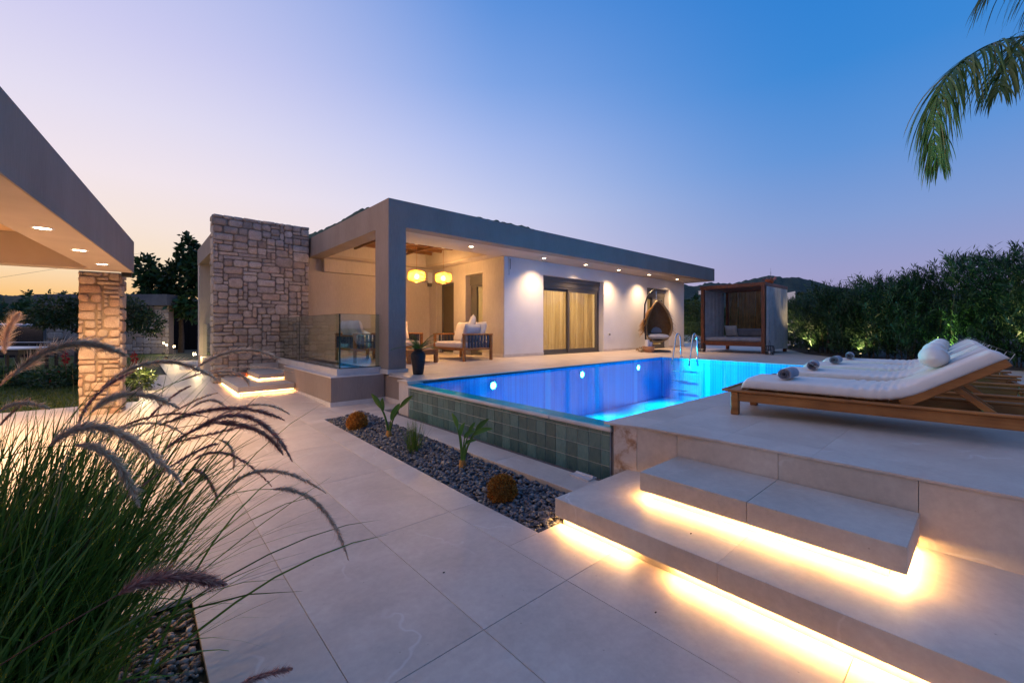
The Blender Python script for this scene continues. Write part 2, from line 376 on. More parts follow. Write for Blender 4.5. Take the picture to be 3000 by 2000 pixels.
# green glazed wall tile
m, t, p, o = mat('sea_green_tile'); v = coords(t); v2 = coords(t, (1, 8, 3))
c = cramp(t, noise_tex(t, v, 16, 6, .65, .8), [(.28, (.025, .075, .08)), (.5, (.05, .15, .145)), (.72, (.10, .19, .165))])
c = mixc(t, .45, c, cramp(t, noise_tex(t, v2, 6, 5, .7), [(.35, (.03, .085, .085)), (.6, (.13, .17, .15)), (.8, (.17, .15, .12))]))
c = rand_tint(t, c, .7, 1.35); t.links.new(c, p.inputs['Base Color']); p.inputs['Roughness'].default_value = .35
bump(t, p, noise_tex(t, v, 20, 4), .2, .003); M['seatile'] = m
M['tilegrout'] = mottled('pale_grout', (.5, .52, .5), (.6, .62, .6), 20, .8, 0)
# stained limestone pier
m, t, p, o = mat('stained_marble'); v = coords(t, (1, 1, 1), False)
c = cramp(t, noise_tex(t, v, 9, 7, .7, .5), [(.35, (.30, .17, .09)), (.5, (.55, .44, .34)), (.65, (.62, .55, .46))])
t.links.new(c, p.inputs['Base Color']); p.inputs['Roughness'].default_value = .6; M['stained'] = m
def leafmat(name, cols, rough=.5, trans=.25, tint=(.7, 1.3)):
    m, t, p, o = mat(name); g = N(t, 'ShaderNodeNewGeometry'); c = cramp(t, g.outputs['Random Per Island'], cols)
    c = rand_tint(t, c, *tint); t.links.new(c, p.inputs['Base Color']); p.inputs['Roughness'].default_value = rough; p.inputs['Specular IOR Level'].default_value = .35 if rough < .8 else .05
    tl = N(t, 'ShaderNodeBsdfTranslucent'); t.links.new(c, tl.inputs[0]); mi = N(t, 'ShaderNodeMixShader'); mi.inputs[0].default_value = trans
    t.links.new(p.outputs[0], mi.inputs[1]); t.links.new(tl.outputs[0], mi.inputs[2]); t.links.new(mi.outputs[0], o.inputs[0]); return m
M['leaf'] = leafmat('hedge_leaf', [(0, (.012, .034, .013)), (.5, (.024, .064, .019)), (1, (.046, .10, .027))])
M['leaf2'] = leafmat('tree_leaf', [(0, (.015, .03, .010)), (.5, (.03, .06, .016)), (1, (.06, .10, .025))])
M['grassblade'] = leafmat('fountain_grass_blade', [(0, (.045, .10, .014)), (.45, (.10, .20, .028)), (.8, (.18, .30, .045)), (.97, (.19, .25, .07)), (1, (.35, .28, .13))], .4, .25)
M['plume_tan'] = leafmat('plume_tan', [(0, (.6, .42, .3)), (.6, (.85, .66, .48)), (1, (.95, .85, .7))], 1.0, .6, (.95, 1.1))
M['plume_red'] = leafmat('plume_purple', [(0, (.42, .17, .14)), (.6, (.66, .38, .31)), (1, (.85, .6, .48))], 1.0, .6, (.9, 1.1))
M['stem_red'] = mottled('plume_stem', (.12, .045, .04), (.2, .1, .05), 5, .6, 0)
M['palm'] = leafmat('palm_leaflet', [(0, (.03, .075, .014)), (.6, (.06, .125, .022)), (.92, (.11, .14, .03)), (1, (.2, .14, .05))], .45, .2)
M['fern'] = leafmat('fern_leaf', [(0, (.02, .09, .02)), (1, (.05, .16, .03))])
M['strel'] = leafmat('strelitzia_leaf', [(0, (.06, .15, .02)), (1, (.13, .24, .04))], .4, .2)
M['dryball'] = leafmat('dried_shrub', [(0, (.26, .09, .015)), (.5, (.48, .19, .035)), (1, (.62, .33, .08))], .8, .2)
M['flower'] = leafmat('red_flower', [(0, (.20, .008, .012)), (1, (.38, .02, .025))])
M['bark'] = mottled('bark', (.05, .035, .025), (.10, .075, .055), 20, .95, .6, 60, bdist=.01)
M['lawn'] = mottled('lawn_soil', (.03, .05, .012), (.06, .08, .02), 3, .95, .4, 40)
M['soil'] = mottled('soil', (.045, .035, .03), (.08, .06, .05), 10, .95, .6, 60, bdist=.01)
M['terrain'] = mottled('scrubland', (.02, .028, .02), (.045, .05, .03), .02, .95, 0)
M['thatch'] = leafmat('thatch', [(0, (.20, .10, .03)), (1, (.38, .21, .08))], .8, .15)
M['weave'] = wood('shaded_weave', (.09, .045, .018), (.17, .09, .035), ax=2)  # darker copy of the wicker: shade inside the egg put into the colour
M['wicker'] = wood('wicker', (.26, .15, .06), (.48, .30, .13), ax=2)
def pebmat(name, cols):
    m, t, p, o = mat(name); g = N(t, 'ShaderNodeNewGeometry'); c = cramp(t, g.outputs['Random Per Island'], cols)
    v = coords(t); c = mixc(t, .35, c, cramp(t, noise_tex(t, v, 60, 5), [(.3, (.25, .25, .25)), (.7, (.7, .7, .7))]), 'OVERLAY')
    t.links.new(c, p.inputs['Base Color']); p.inputs['Roughness'].default_value = .6; return m
M['pebble'] = pebmat('slate_pebble', [(0, (.045, .045, .052)), (.4, (.085, .085, .096)), (.8, (.135, .13, .135)), (.96, (.24, .22, .19)), (1, (.4, .31, .2))])
M['gravel'] = pebmat('warm_gravel', [(0, (.17, .10, .06)), (.5, (.33, .21, .14)), (.9, (.45, .32, .23)), (1, (.55, .45, .35))])

def spot(parent, loc, energy, angle=80, blend=.6, direction=(0, 0, -1), color=WARMW, size=.03):
    l = bpy.data.lights.new('spot_lamp', 'SPOT'); l.energy = energy; l.spot_size = R(angle); l.spot_blend = blend; l.color = color; l.shadow_soft_size = size
    o = bpy.data.objects.new('spot_lamp', l); COL.objects.link(o); o.location = loc; o.rotation_euler = Vector(direction).to_track_quat('-Z', 'Y').to_euler()
    if parent is not None: o.parent = parent
    return o
def point(parent, loc, energy, color=WARMW, size=.04):
    l = bpy.data.lights.new('bulb_lamp', 'POINT'); l.energy = energy; l.color = color; l.shadow_soft_size = size
    o = bpy.data.objects.new('bulb_lamp', l); COL.objects.link(o); o.location = loc
    if parent is not None: o.parent = parent
    return o
# ================================================================== stones
def stone_field(W, H, cw, ch, seed, wmax=4, hmax=3):
    r = random.Random(seed); nx = max(1, round(W / cw)); ny = max(1, round(H / ch)); occ = [[0] * nx for _ in range(ny)]; out = []
    for j in range(ny):
        for i in range(nx):
            if occ[j][i]: continue
            w = r.choice([1, 2, 2, 2, 3, 3, wmax]); h = r.choice([1, 1, 2, 2, 2, hmax]); h = min(h, w if w > 1 else r.choice([1, 1, 2]))
            if w >= 3 and h == 3 and r.random() < .5: h = 2
            k = 0
            while k < w and i + k < nx and not occ[j][i + k]: k += 1
            w = min(w, k)
            if i + w == nx - 1 and not occ[j][nx - 1] and w < wmax: w += 1
            h = min(h, ny - j)
            for a in range(j, j + h):
                for b in range(i, i + w): occ[a][b] = 1
            out.append((i * W / nx, j * H / ny, w * W / nx, h * H / ny))
    return out, r
def stones(parent, mt, org, ua, na, W, H, cw=.095, ch=.075, seed=1, proud=.03, gap=.016, skip=None, grey=None):
    ua = Vector(ua); na = Vector(na); org = Vector(org); fld, r = stone_field(W, H, cw, ch, seed)
    for (a, b, w, h) in fld:
        if skip and skip(a, b, w, h): continue
        ca = a + w / 2; cb = b + h / 2; hw = w / 2 - gap / 2; hh = h / 2 - gap / 2
        if hw < .012 or hh < .012: continue
        j = lambda s: r.uniform(-s, s)
        ch_ = min(hw, hh) * r.uniform(.3, .62); base = []
        for sx, sy in ((-1, -1), (1, -1), (1, 1), (-1, 1)):
            p1 = (sx * (hw - ch_ * r.uniform(.5, 1.2)), sy * (hh + j(.006))); p2 = (sx * (hw + j(.006)), sy * (hh - ch_ * r.uniform(.5, 1.2)))
            base += [p2, p1] if sx * sy > 0 else [p1, p2]
        # order anticlockwise
        base.sort(key=lambda q: math.atan2(q[1] / hh, q[0] / hw))
        d = proud * r.uniform(.55, 1.15); vs = []
        tx, ty = j(.25), j(.25)
        for (sc, dep) in ((1, -.02), (1.0, d * .45), (.93, d * .85), (.72, d)):
            for q in base:
                z = dep + (tx * q[0] + ty * q[1]) * .12 * (1 if dep > 0 else 0) + (j(.003) if dep > 0 else 0)
                vs.append(ua * q[0] * sc + Vector((0, 0, q[1] * sc)) + na * z)
        vs.append(na * d * 1.05); n = 8; fs = []
        flip = ua.cross(Vector((0, 0, 1))).dot(na) < 0
        for L in range(3):
            for k in range(n): fs.append((L * n + k, L * n + (k + 1) % n, (L + 1) * n + (k + 1) % n, (L + 1) * n + k))
        for k in range(n): fs.append((3 * n + k, 3 * n + (k + 1) % n, 4 * n))
        if flip: fs = [f[::-1] for f in fs]
        mb = MB(); mb.add(vs, fs, True)
        mb.build('stone', mt, parent, org + ua * ca + Vector((0, 0, cb)))

# ================================================================== terrain & far setting
def sheet(name, polys, mt, kind='structure', parent=None):
    mb = MB()
    for p in polys: mb.add(p, [tuple(range(len(p)))])
    o = mb.build(name, mt, parent); tag(o, kind=kind); return o
ys = [-1500, 2.58, 11, 3500]
mb = MB()
for a, b in zip(ys[:-1], ys[1:]):
    mb.add([(-2500, a, gz(a) - .035), (3.12, a, gz(a) - .035), (3.12, b, gz(b) - .035), (-2500, b, gz(b) - .035)], [(0, 1, 2, 3)])
mb.add([(3.12, 30, .12), (3500, 30, .3), (3500, 3500, .3), (3.12, 3500, .12)], [(0, 1, 2, 3)])
mb.add([(45, -1500, .42), (3500, -1500, .42), (3500, 30, .42), (45, 30, .42)], [(0, 1, 2, 3)])
mb.add([(3.12, -1500, .0), (45, -1500, .4), (45, -6, .4), (3.12, -6, .0)], [(0, 1, 2, 3)])
tag(mb.build('ground', M['terrain']), 'dark scrubland round the villa', kind='structure')
# hills
def hill(name, prof, D, depth, label, mt, seed, bumps=0.0):
    """prof: list of (u, v) skyline points; built as a ridge of land at distance D, sloping to the ground both ways"""
    us = np.linspace(prof[0][0], prof[-1][0], 220); vv = np.interp(us, [p[0] for p in prof], [p[1] for p in prof]); V = []; K = 14
    for i, (u, v) in enumerate(zip(us, vv)):
        for k in range(K):
            f = k / (K - 1); dd = D + (f - .55) * depth; top = 1 - abs((f - .55) / (.55 if f < .55 else .45)) ** 1.15
            P = at(u, 962, D); dirv = Vector((P.x, P.y, 0)).normalized(); q = Vector((P.x, P.y, 0)) + dirv * (dd - D)
            H = (1.32 + (962 - v) / 1239 * D)
            nn = noise.fractal(Vector((q.x, q.y, seed)) * (5.0 / depth), 1.0, 2.0, 5) * .10 + noise.noise(Vector((q.x, q.y, 0)) * (40.0 / depth)) * .02
            z = H * max(0, top) * (1 + (nn if 0 < f < 1 and abs(f - .55) > .05 else 0)) + (noise.noise(Vector((u * .35, seed, 1.7))) * bumps * D / 1239 if top > .6 else 0)
            V.append((q.x, q.y, z - 1))
    F = [(i * K + k, i * K + k + 1, (i + 1) * K + k + 1, (i + 1) * K + k) for i in range(219) for k in range(K - 1)]
    o = raw_mesh(name, V, F, mt, smooth=True); tag(o, label, kind='structure'); return o
M['hillm'] = mottled('far_hill_scrub', (.018, .030, .022), (.05, .062, .042), .035, .95, .9, .1, bdist=6.0)
hill('hill', [(1930, 905), (1975, 850), (2003, 829), (2032, 838), (2078, 825), (2147, 829), (2190, 818), (2225, 810), (2263, 805), (2300, 811), (2330, 808), (2380, 818), (2413, 830), (2457, 840), (2560, 846), (2700, 842), (2850, 850), (3100, 858), (3400, 880)], 900, 700, 'scrub covered hill beyond the pool', M['hillm'], 3, 5)
hill('distant_ridge', [(-500, 880), (-200, 870), (0, 862), (40, 865), (80, 861), (130, 866), (180, 864), (300, 870), (600, 875), (900, 880)], 1500, 600, 'low distant ridge under the sunset', M['hillm'], 9, 4)
mb = MB()
P = at(2258, 805, 900)
for (h0, h1, r) in ((0, 9, .35), (9, 16, .15)): mb.tube([P + Vector((0, 0, h0 - 6)), P + Vector((0, 0, h1 - 2))], r, 5)
mb.tube([P + Vector((-2, 2, 3)), P + Vector((2, -2, 3))], .15, 4)
tag(mb.build('radio_mast', M['black']), 'thin radio mast on the top of the hill', 'mast')
# rocky mountain above the roof
mtn = MB(); rr = random.Random(5)
D = 260.0
base = [(860, 760), (908, 684), (950, 668), (990, 648), (1060, 600), (1200, 600), (1330, 618), (1400, 634), (1483, 650), (1545, 663), (1605, 683), (1700, 720), (1800, 780)]
base = [(u, v + (8 if 1000 < u < 1400 else 0)) for u, v in base]
V = []; us = np.linspace(860, 1800, 150); vv = np.interp(us, [b[0] for b in base], [b[1] for b in base]); K = 9
for u, v in zip(us, vv):
    for k in range(K):
        f = k / (K - 1); P = at(u, v + 5, D); H = P.z; top = 1 - abs(f - .5) * 2
        dv_ = Vector((P.x, P.y, 0)).normalized(); q = Vector((P.x, P.y, 0)) + dv_ * (f - .5) * 150
        lump = abs(noise.noise(Vector((u * .045, k * 1.3, 3.0)))) * 3.4 * (1 if top > .5 else .3)
        V.append((q.x, q.y, H * top ** .8 + lump))
F = [(i * K + k, i * K + k + 1, (i + 1) * K + k + 1, (i + 1) * K + k) for i in range(149) for k in range(K - 1)]
M['rockhill'] = mottled('bushy_mountain', (.03, .055, .035), (.06, .095, .055), .12, .95, .9, .3, bdist=2.0)
tag(raw_mesh('mountain', V, F, M['rockhill'], smooth=True), 'bush covered mountain behind the villa roof', kind='structure')
# village house on the hillside
vh = empty('hillside_house', at(2057, 858, 420), 0.9, 'tiny white house standing on the hillside behind the daybed', 'house')
mb = MB(); mb.box((-3.2, -2, -1.5), (3.2, 2, 2)); mb.build('wall', M['white'], vh)
for k in range(3): MB().box((-2.6 + k * 2, -2.06, -.2), (-1.5 + k * 2, -2.01, 1.2)).build('window', M['darkglass'], vh)
MB().box((-3.5, -2.3, 2.0), (3.5, 2.3, 2.25)).build('roof', M['white'], vh)

# ================================================================== paving of the lower court
TW, TL = .549, 1.112
pv = empty('paving', (0, 0, 0), label='large pale porcelain paving slabs of the lower court', kind='structure')
MB()
def slab_tile(w, l, name='tile'):
    mb = MB(); mb.rbox((.0012, .0012, -.022), (w - .0012, l - .0012, 0), .0013); return mb.build(name, M['tile'], pv)
full = None
X0, Y0 = .593 - TW * 16, 1.468 - TL * 4
cut = lambda x0, x1, y0, y1: None
gb = dict(x0=1.95, x1=2.48, y0=1.93, y1=6.1)       # dark pebble bed
def clip_tile(x0, y0, x1, y1):
    """pieces of a tile outside the beds and the house plinths"""
    rects = [(x0, y0, x1, y1)]
    holes = [(1.95, 1.93, 2.96, 6.1), (-3.0, -6, .205, 2.61), (3.19, 5.5, 99, 99), (2.96, 2.0, 99, 5.99), (2.16, -9, 99, 1.93), (2.3, 6.87, 99, 99)]
    for (a, b, c, d) in holes:
        nr = []
        for (p, q, r_, s) in rects:
            if r_ <= a or p >= c or s <= b or q >= d: nr.append((p, q, r_, s)); continue
            if q < b: nr.append((p, q, r_, b)); q = b
            if s > d: nr.append((p, d, r_, s)); s = d
            if p < a: nr.append((p, q, a, s))
            if r_ > c: nr.append((c, q, r_, s))
        rects = nr
    return [r_ for r_ in rects if r_[2] - r_[0] > .01 and r_[3] - r_[1] > .01]
left_edge = lambda y: -6.0 if y < 9.3 else (.15 + (y - 10.4) * .06)
for i in range(0, 26):
    for j in range(0, 20):
        x0, y0 = X0 + i * TW, Y0 + j * TL; x1, y1 = x0 + TW, y0 + TL
        if x0 < left_edge((y0 + y1) / 2) - TW * .5 or x0 > 3.2: continue
        if x0 < -3.0 and y1 < 2.7: continue
        for (a, b, c, d) in clip_tile(x0, y0, x1, y1):
            whole = abs(c - a - TW) < 1e-4 and abs(d - b - TL) < 1e-4
            z = gz(b); rot = (math.atan2(gz(d) - gz(b), d - b), 0, 0)
            if whole and full is not None: o = inst(full, (a, b, z), pv, rot)
            else:
                o = slab_tile(c - a, d - b); o.location = (a, b, z); o.rotation_euler = rot
                if whole: full = o
# strip between pebbles and gutter, level with the water channel
for k in range(4):
    y0 = 2.02 + k * 1.02; MB().rbox((2.482, y0 + .001, -.06), (2.80, y0 + 1.018, .088), .002).build('channel_slab', M['tile'], pv)
MB().box((2.80, 2.05, -.06), (2.98, 6.1, .03)).build('gutter', M['grout'], pv)
MB().box((2.482, 6.101, -.06), (3.19, 6.45, .083)).build('channel_end_slab', M['tile'], pv)
mb = MB(); mb.tube([(2.80, 2.14, .10), (2.80, 2.32, .10)], .014, 8); mb.box((2.72, 2.13, .088), (2.83, 2.33, .10)); mb.build('channel_lip', M['marble'], pv)

# ================================================================== gravel beds
def icos():
    import bmesh
    b = bmesh.new(); bmesh.ops.create_icosphere(b, subdivisions=1, radius=1); V = np.array([v.co[:] for v in b.verts]); F = np.array([[v.index for v in f.verts] for f in b.faces]); b.free(); return V, F
IV, IF = icos()
def pebbles(name, mt, n, region, zf, size, label, flat=.45, seed=3, density_fn=None, jag=.12):
    rs = np.random.RandomState(seed); x = rs.uniform(region[0], region[2], n); y = rs.uniform(region[1], region[3], n)
    if density_fn is not None: k = density_fn(x, y, rs); x, y = x[k], y[k]; n = len(x)
    s = rs.uniform(size[0], size[1], n); a = rs.uniform(0, 2 * np.pi, n); el = rs.uniform(.62, 1.0, n)
    tl = rs.normal(0, .32, n); tz = rs.uniform(0, 2 * np.pi, n)
    P = IV[None] * (1 + rs.uniform(-jag, jag, (n, len(IV), 1))); P = P * np.stack([s, s * el, s * flat * rs.uniform(.7, 1.2, n)], 1)[:, None, :]
    c, sn = np.cos(a)[:, None], np.sin(a)[:, None]; X = P[..., 0] * c - P[..., 1] * sn; Y = P[..., 0] * sn + P[..., 1] * c; Z = P[..., 2] + X * np.sin(tl)[:, None] * np.cos(tz)[:, None] + Y * np.sin(tl)[:, None] * np.sin(tz)[:, None]
    zz = zf(x, y) + rs.uniform(-.02, .014, n)
    V = np.stack([X + x[:, None], Y + y[:, None], Z + zz[:, None]], 2).reshape(-1, 3)
    F = (IF[None] + (np.arange(n) * len(IV))[:, None, None]).reshape(-1, 3)
    o = raw_mesh(name, V, F, mt, smooth=True); tag(o, label, kind='stuff'); return o
gzn = lambda y: np.clip(.019 * (y - 2.58), 0, .16)
pebbles('pebbles', M['pebble'], 7200, (1.965, 1.945, 2.47, 6.085), lambda x, y: gzn(y) - .038 + .17 * (x - 1.95), (.012, .028), 'dark river pebbles filling the planting bed', .45, 3)
sheet('bed_soil', [[(1.95, 1.93, -.07), (2.49, 1.93, .02), (2.49, 6.1, .08), (1.95, 6.1, -.0)]], M['soil'])
pebbles('gravel', M['gravel'], 9000, (-1.3, .9, .195, 2.6), lambda x, y: -.03 + 0 * x, (.007, .019), 'warm grey gravel under the fountain grass', .6, 4, None, .3)
sheet('gravel_soil', [[(-3, -3, -.052), (.205, -3, -.052), (.205, 2.61, -.052), (-3, 2.61, -.052)]], M['soil'])
# ================================================================== lawn and planting ground
sheet('lawn', [[(-16, 9.35, gz(9.35) - .02), (left_edge(9.35) , 9.35, gz(9.35) - .02), (left_edge(11), 11, .135), (-16, 11, .135)], [(-16, 11, .135), (left_edge(11), 11, .135), (left_edge(26), 26, .135), (-16, 26, .135)]], M['lawn'])
def grass_patch(name, regions, n, h, mt, label, seed, zf, wid=.006):
    rs = np.random.RandomState(seed); Vs = []
    for (x0, y0, x1, y1, sh) in regions:
        k = int(n * sh); x = rs.uniform(x0, x1, k); y = rs.uniform(y0, y1, k); a = rs.uniform(0, 2 * np.pi, k); hh = h * rs.uniform(.5, 1.2, k); lx = rs.normal(0, .35, k) * hh; ly = rs.normal(0, .35, k) * hh; z = zf(x, y)
        dx, dy = np.cos(a) * wid, np.sin(a) * wid
        Vs.append(np.stack([np.stack([x - dx, y - dy, z], 1), np.stack([x + dx, y + dy, z], 1), np.stack([x + lx, y + ly, z + hh], 1)], 1))
    V = np.concatenate(Vs).reshape(-1, 3); F = np.arange(len(V)).reshape(-1, 3); o = raw_mesh(name, V, F, mt); tag(o, label, kind='stuff'); return o
M['lawnblade'] = leafmat('lawn_blade', [(0, (.04, .07, .012)), (.6, (.08, .12, .02)), (1, (.14, .16, .04))])
grass_patch('lawn_grass', [(-8, 9.4, .05, 13, .5), (-8, 13, .3, 25, .5)], 42000, .05, M['lawnblade'], 'short lawn grass beside the garden path', 4, lambda x, y: gzn(y) - .02, .008)

# ================================================================== pool
pool = empty('swimming_pool', (0, 0, 0), label='blue lit mosaic pool with an overflow edge of sea green tiles', cat='swimming pool')
PC = [(3.17, 2.13), (10.62, 2.13), (10.80, 5.93), (3.17, 5.655)]   # corners at water level
ZB = -.55
mb = MB(); n = 4
vs = [(x, y, ZB) for x, y in PC] + [(x, y, .53) for x, y in PC]
vs[4] = (PC[0][0], PC[0][1], .488); vs[7] = (PC[3][0], PC[3][1], .488)
mb.add(vs, [(0, 1, 2, 3), (1, 0, 4, 5), (2, 1, 5, 6), (3, 2, 6, 7), (0, 3, 7, 4)]); mb.build('basin', M['mosaic'], pool)
# bench/steps seen through the water at the left end
MB().rbox((3.172, 4.9, ZB), (4.1, 5.66, .18), .01).build('bench', M['mosaic'], pool)
MB().rbox((2.975, 2.10, -.05), (3.168, 5.60, .455), .004).build('edge_wall', M['tilegrout'], pool)
# coping slabs
ce = np.linspace(2.075, 5.60, 6)
for k in range(5): MB().rbox((2.945, ce[k] + .001, .4555), (3.1695, ce[k + 1] - .001, .492), .008).build('coping_slab', M['marble'], pool)
tilemesh = None; TS = .1305
rows = [(.03 + k * TS, TS) for k in range(3)] + [(.03 + 3 * TS, .4545 - .03 - 3 * TS)]
tm = {}
for z0, hh in rows:
    for k in range(27):
        y1 = 5.60 - 0; ys0 = 2.10 + k * TS - (TS - .09); w = TS
        a = max(2.101, ys0); b = min(ys0 + TS, 5.60)
        if b - a < .02: continue
        key = (round(hh, 3), round(b - a, 3))
        if key in tm: inst(tm[key], (2.975, a, z0), pool)
        else: tm[key] = MB().rbox((-.006, .0028, .0028), (.0, b - a - .0028, hh - .0028), .001).build('tile', M['seatile'], pool, (2.975, a, z0))
# water, a thin film runs over the coping
mb = MB(); mb.add([(2.958, 2.085, .4985), (3.17, 2.125, .4985), (10.64, 2.125, .4985), (10.82, 5.94, .4985), (3.17, 5.665, .4985), (2.958, 5.59, .4985)], [(0, 1, 2, 3, 4, 5)])
tag(mb.build('water', M['water']), 'still blue pool water', kind='structure')
for (u, lab) in ((1444, 'underwater pool light nearest the black vase'), (1704.5, 'middle underwater pool light below the sliding door'), (1869, 'underwater pool light nearest the chrome ladder')):
    t_ = (u - 1500) / 1239; d = FWD + RGT * t_; # meet the back wall
    (xa, ya), (xb, yb) = PC[3], PC[2]; s_ = (yb - ya) / (xb - xa); Dd = (ya - s_ * xa) / (d.y - s_ * d.x); px, py = d.x * Dd, d.y * Dd
    L = empty('pool_light', (px, py - .002, .33), math.atan(s_), lab, 'pool light', 'lights in the pool wall')
    rot = (R(90), 0, 0)
    MB().lathe([(.07, 0), (.085, 0), (.085, .012), (.07, .018), (.06, .01)], 20).build('rim', M['steel'], L, (0, 0, 0), rot)
    MB().lathe([(0, .016), (.03, .015), (.062, .008)], 20).build('lens', M['poollamp'], L, (0, 0, 0), rot)
    spot(L, (0, -.03, 0), 620, 165, 1.0, (0, -1, -.2), (.12, .80, .96), .05)
# ================================================================== terrace decks
dk = empty('terrace', (0, 0, 0), label='raised porcelain terrace round the pool', kind='structure')
ZT = .54
edge = [(2.93, 2.04), (2.99, 1.86), (3.05, 1.555), (3.055, .885), (3.062, .238), (3.07, -1.2), (3.08, -3.5)]
# riser panels under the front deck edge
for (a, b) in zip(edge[:-1], edge[1:]):
    va = Vector((a[0] + .004, a[1], 0)); vb = Vector((b[0] + .004, b[1], 0)); dd = (vb - va).normalized() * .0015; nrm = Vector((-(vb - va).y, (vb - va).x, 0)).normalized()
    if nrm.x < 0: nrm = -nrm
    q = [va + dd, vb - dd, vb - dd + nrm * .02, va + dd + nrm * .02]
    m_ = M['stained'] if a is edge[0] else M['step']
    MB().prism([(p.x, p.y) for p in q], -.04, ZT - .014).build('riser_panel', m_, dk)
mb = MB(); mb.prism([(p[0] + .03, p[1]) for p in edge] + [(45, -3.5), (45, 2.12), (3.0, 2.12)], -.5, ZT - .02); mb.build('deck_core', M['grout'], dk)
# deck slabs of the near terrace
def deck_poly(pts, name='deck_slab', z=ZT, th=.014):
    mb = MB(); mb.prism(pts, (lambda p: z(p) - th) if callable(z) else z - th, z); return mb.build(name, M['tile'], dk)
deck_poly([(2.925, 2.045), (2.985, 1.86), (2.9985, 1.8006), (3.33, 1.8006), (3.33, 2.128), (2.925, 2.128)], 'deck_slab')
def edge_x(y):
    ysr = [p[1] for p in edge][::-1]; xs = [p[0] for p in edge][::-1]; return float(np.interp(y, ysr, xs))
DX = [3.331, 4.43, 5.53, 6.63, 7.73, 8.83, 9.93, 10.615, 11.72, 12.82, 13.92, 15.0, 17.0, 19.0, 22, 26, 30, 45]
DY = [-3.5, -2.6, -1.5, -.4, .71, 1.265, 1.80, 2.128]
for j in range(len(DY) - 1):
    y0, y1 = DY[j], DY[j + 1]; g = .0006
    xa, xb = edge_x(y0), edge_x(y1)
    if y1 < 2.0: deck_poly([(xa - .003, y0 + g), (3.33, y0 + g), (3.33, y1 - g), (xb - .003, y1 - g)][0:4], 'deck_slab')
    for a, b in zip(DX[:-1], DX[1:]):
        if b > 16 and j % 2: continue
        yy1 = y1 if b <= 16 or j + 2 >= len(DY) else DY[j + 2]
        deck_poly([(a + g, y0 + g), (b - g, y0 + g), (b - g, yy1 - g), (a + g, yy1 - g)], 'deck_slab')
# right hand deck and back deck
deck_poly([(10.618, 2.128), (45, 2.128), (45, 5.93), (10.80, 5.93)], 'deck_slab'); 
MB().prism([(10.66, 2.13), (45, 2.13), (45, 12), (10.84, 5.95)], -.5, ZT - .02).build('deck_core', M['grout'], dk)
backy = lambda x: 5.655 + (x - 3.17) * (5.93 - 5.655) / (10.8 - 3.17)
def zf(p): return dz(p[1])
bx = [3.19, 4.3, 5.4, 6.5, 7.6, 8.7, 9.8, 10.8, 12.0, 13.2, 14.4, 15.6, 17.5, 20, 24, 45]
for a, b in zip(bx[:-1], bx[1:]):
    g = .0007; ya, yb = (backy(a), backy(b)) if b <= 10.81 else (5.93, 5.93)
    for (k0, k1) in (((ya, yb), (6.45, 6.45)), ((6.45, 6.45), (7.1, 7.1)), ((7.1, 7.1), (7.77, 7.77))):
        deck_poly([(a + g, k0[0] + g), (b - g, k0[1] + g), (b - g, k1[1] - g), (a + g, k1[0] - g)], 'deck_slab', zf)
deck_poly([(3.19, 7.7705), (6.66, 7.7705), (6.66, 11.25), (3.19, 11.25)], 'deck_slab', .62)
deck_poly([(15.7, 7.7705), (45, 7.7705), (45, 30), (15.7, 30)], 'deck_slab', .6)
MB().prism([(3.25, 5.68), (10.78, 5.95), (10.78, 11), (3.25, 11)], ZB, .515).build('deck_core', M['grout'], dk)
deck_poly([(2.98, 5.66), (3.189, 5.66), (3.189, 5.975), (2.98, 5.975)], 'deck_slab', .54, .03)
MB().box((3.0, 5.665, -.02), (3.25, 5.96, .512)).build('end_pier', M['marble'], dk)
MB().box((10.9, 5.95, -.2), (45, 30, .5)).build('deck_core', M['grout'], dk)
# plinth of the house terrace below the column
MB().box((3.21, 5.96, -.02), (3.6, 11.0, .52)).build('plinth', M['taupe'], dk)
MB().box((3.195, 5.96, -.02), (3.2095, 6.87, .155)).build('skirting', M['marble'], dk)
MB().box((3.165, 5.976, .526), (3.1895, 6.65, .545)).build('edge_trim', M['marble'], dk)

# ================================================================== near steps with light strips
st = empty('pool_steps', (0, 0, 0), label='two floating porcelain steps with glowing undersides beside the pool', cat='steps')
LY = [1.935, .872, -.19, -1.25, -2.3, -3.4]
for a, b in zip(LY[:-1], LY[1:]):
    MB().rbox((2.112, b + .0006, .060), (3.075, a - .0006, .18), .0010).build('lower_slab', M['step'], st)
    MB().box((2.165, b + .0005, -.02), (3.05, a - (.03 if a > 1.9 else .0005), .0598)).build('lower_base', M['step'], st)
for a, b in ((1.548, .886), (.884, .232)):
    MB().rbox((2.528, b + .0005, .238), (3.05, a - .0005, .36), .0010).build('upper_slab', M['step'], st)
MB().box((2.585, .30, .178), (3.0, 1.50, .24)).build('upper_base', M['step'], st)
def led(parent, a, b, mt='led'):   # a, b opposite corners
    return MB().box(a, b).build('light_strip', M[mt], parent)
led(st, (2.126, 1.36, .0585), (2.140, 1.915, .0597)); led(st, (2.126, -3.3, .0585), (2.140, 1.12, .0597))
led(st, (2.543, .26, .2365), (2.557, 1.52, .2377)); led(st, (2.5575, .248, .2365), (3.02, .262, .2377)); led(st, (2.5575, 1.515, .2365), (2.80, 1.529, .2377))
# ================================================================== villa
ho = empty('villa', (0, 0, 0), label='low flat roofed villa with deep fascia and a corner porch behind the pool', cat='villa')
def part(name, m, a, b, parent=ho, r=0):
    mb = MB(); (mb.rbox(a, b, r) if r else mb.box(a, b)); return mb.build(name, M[m], parent)
RX, RZ0, RZ1, RY0 = 3.185, 3.068, 3.52, 6.70
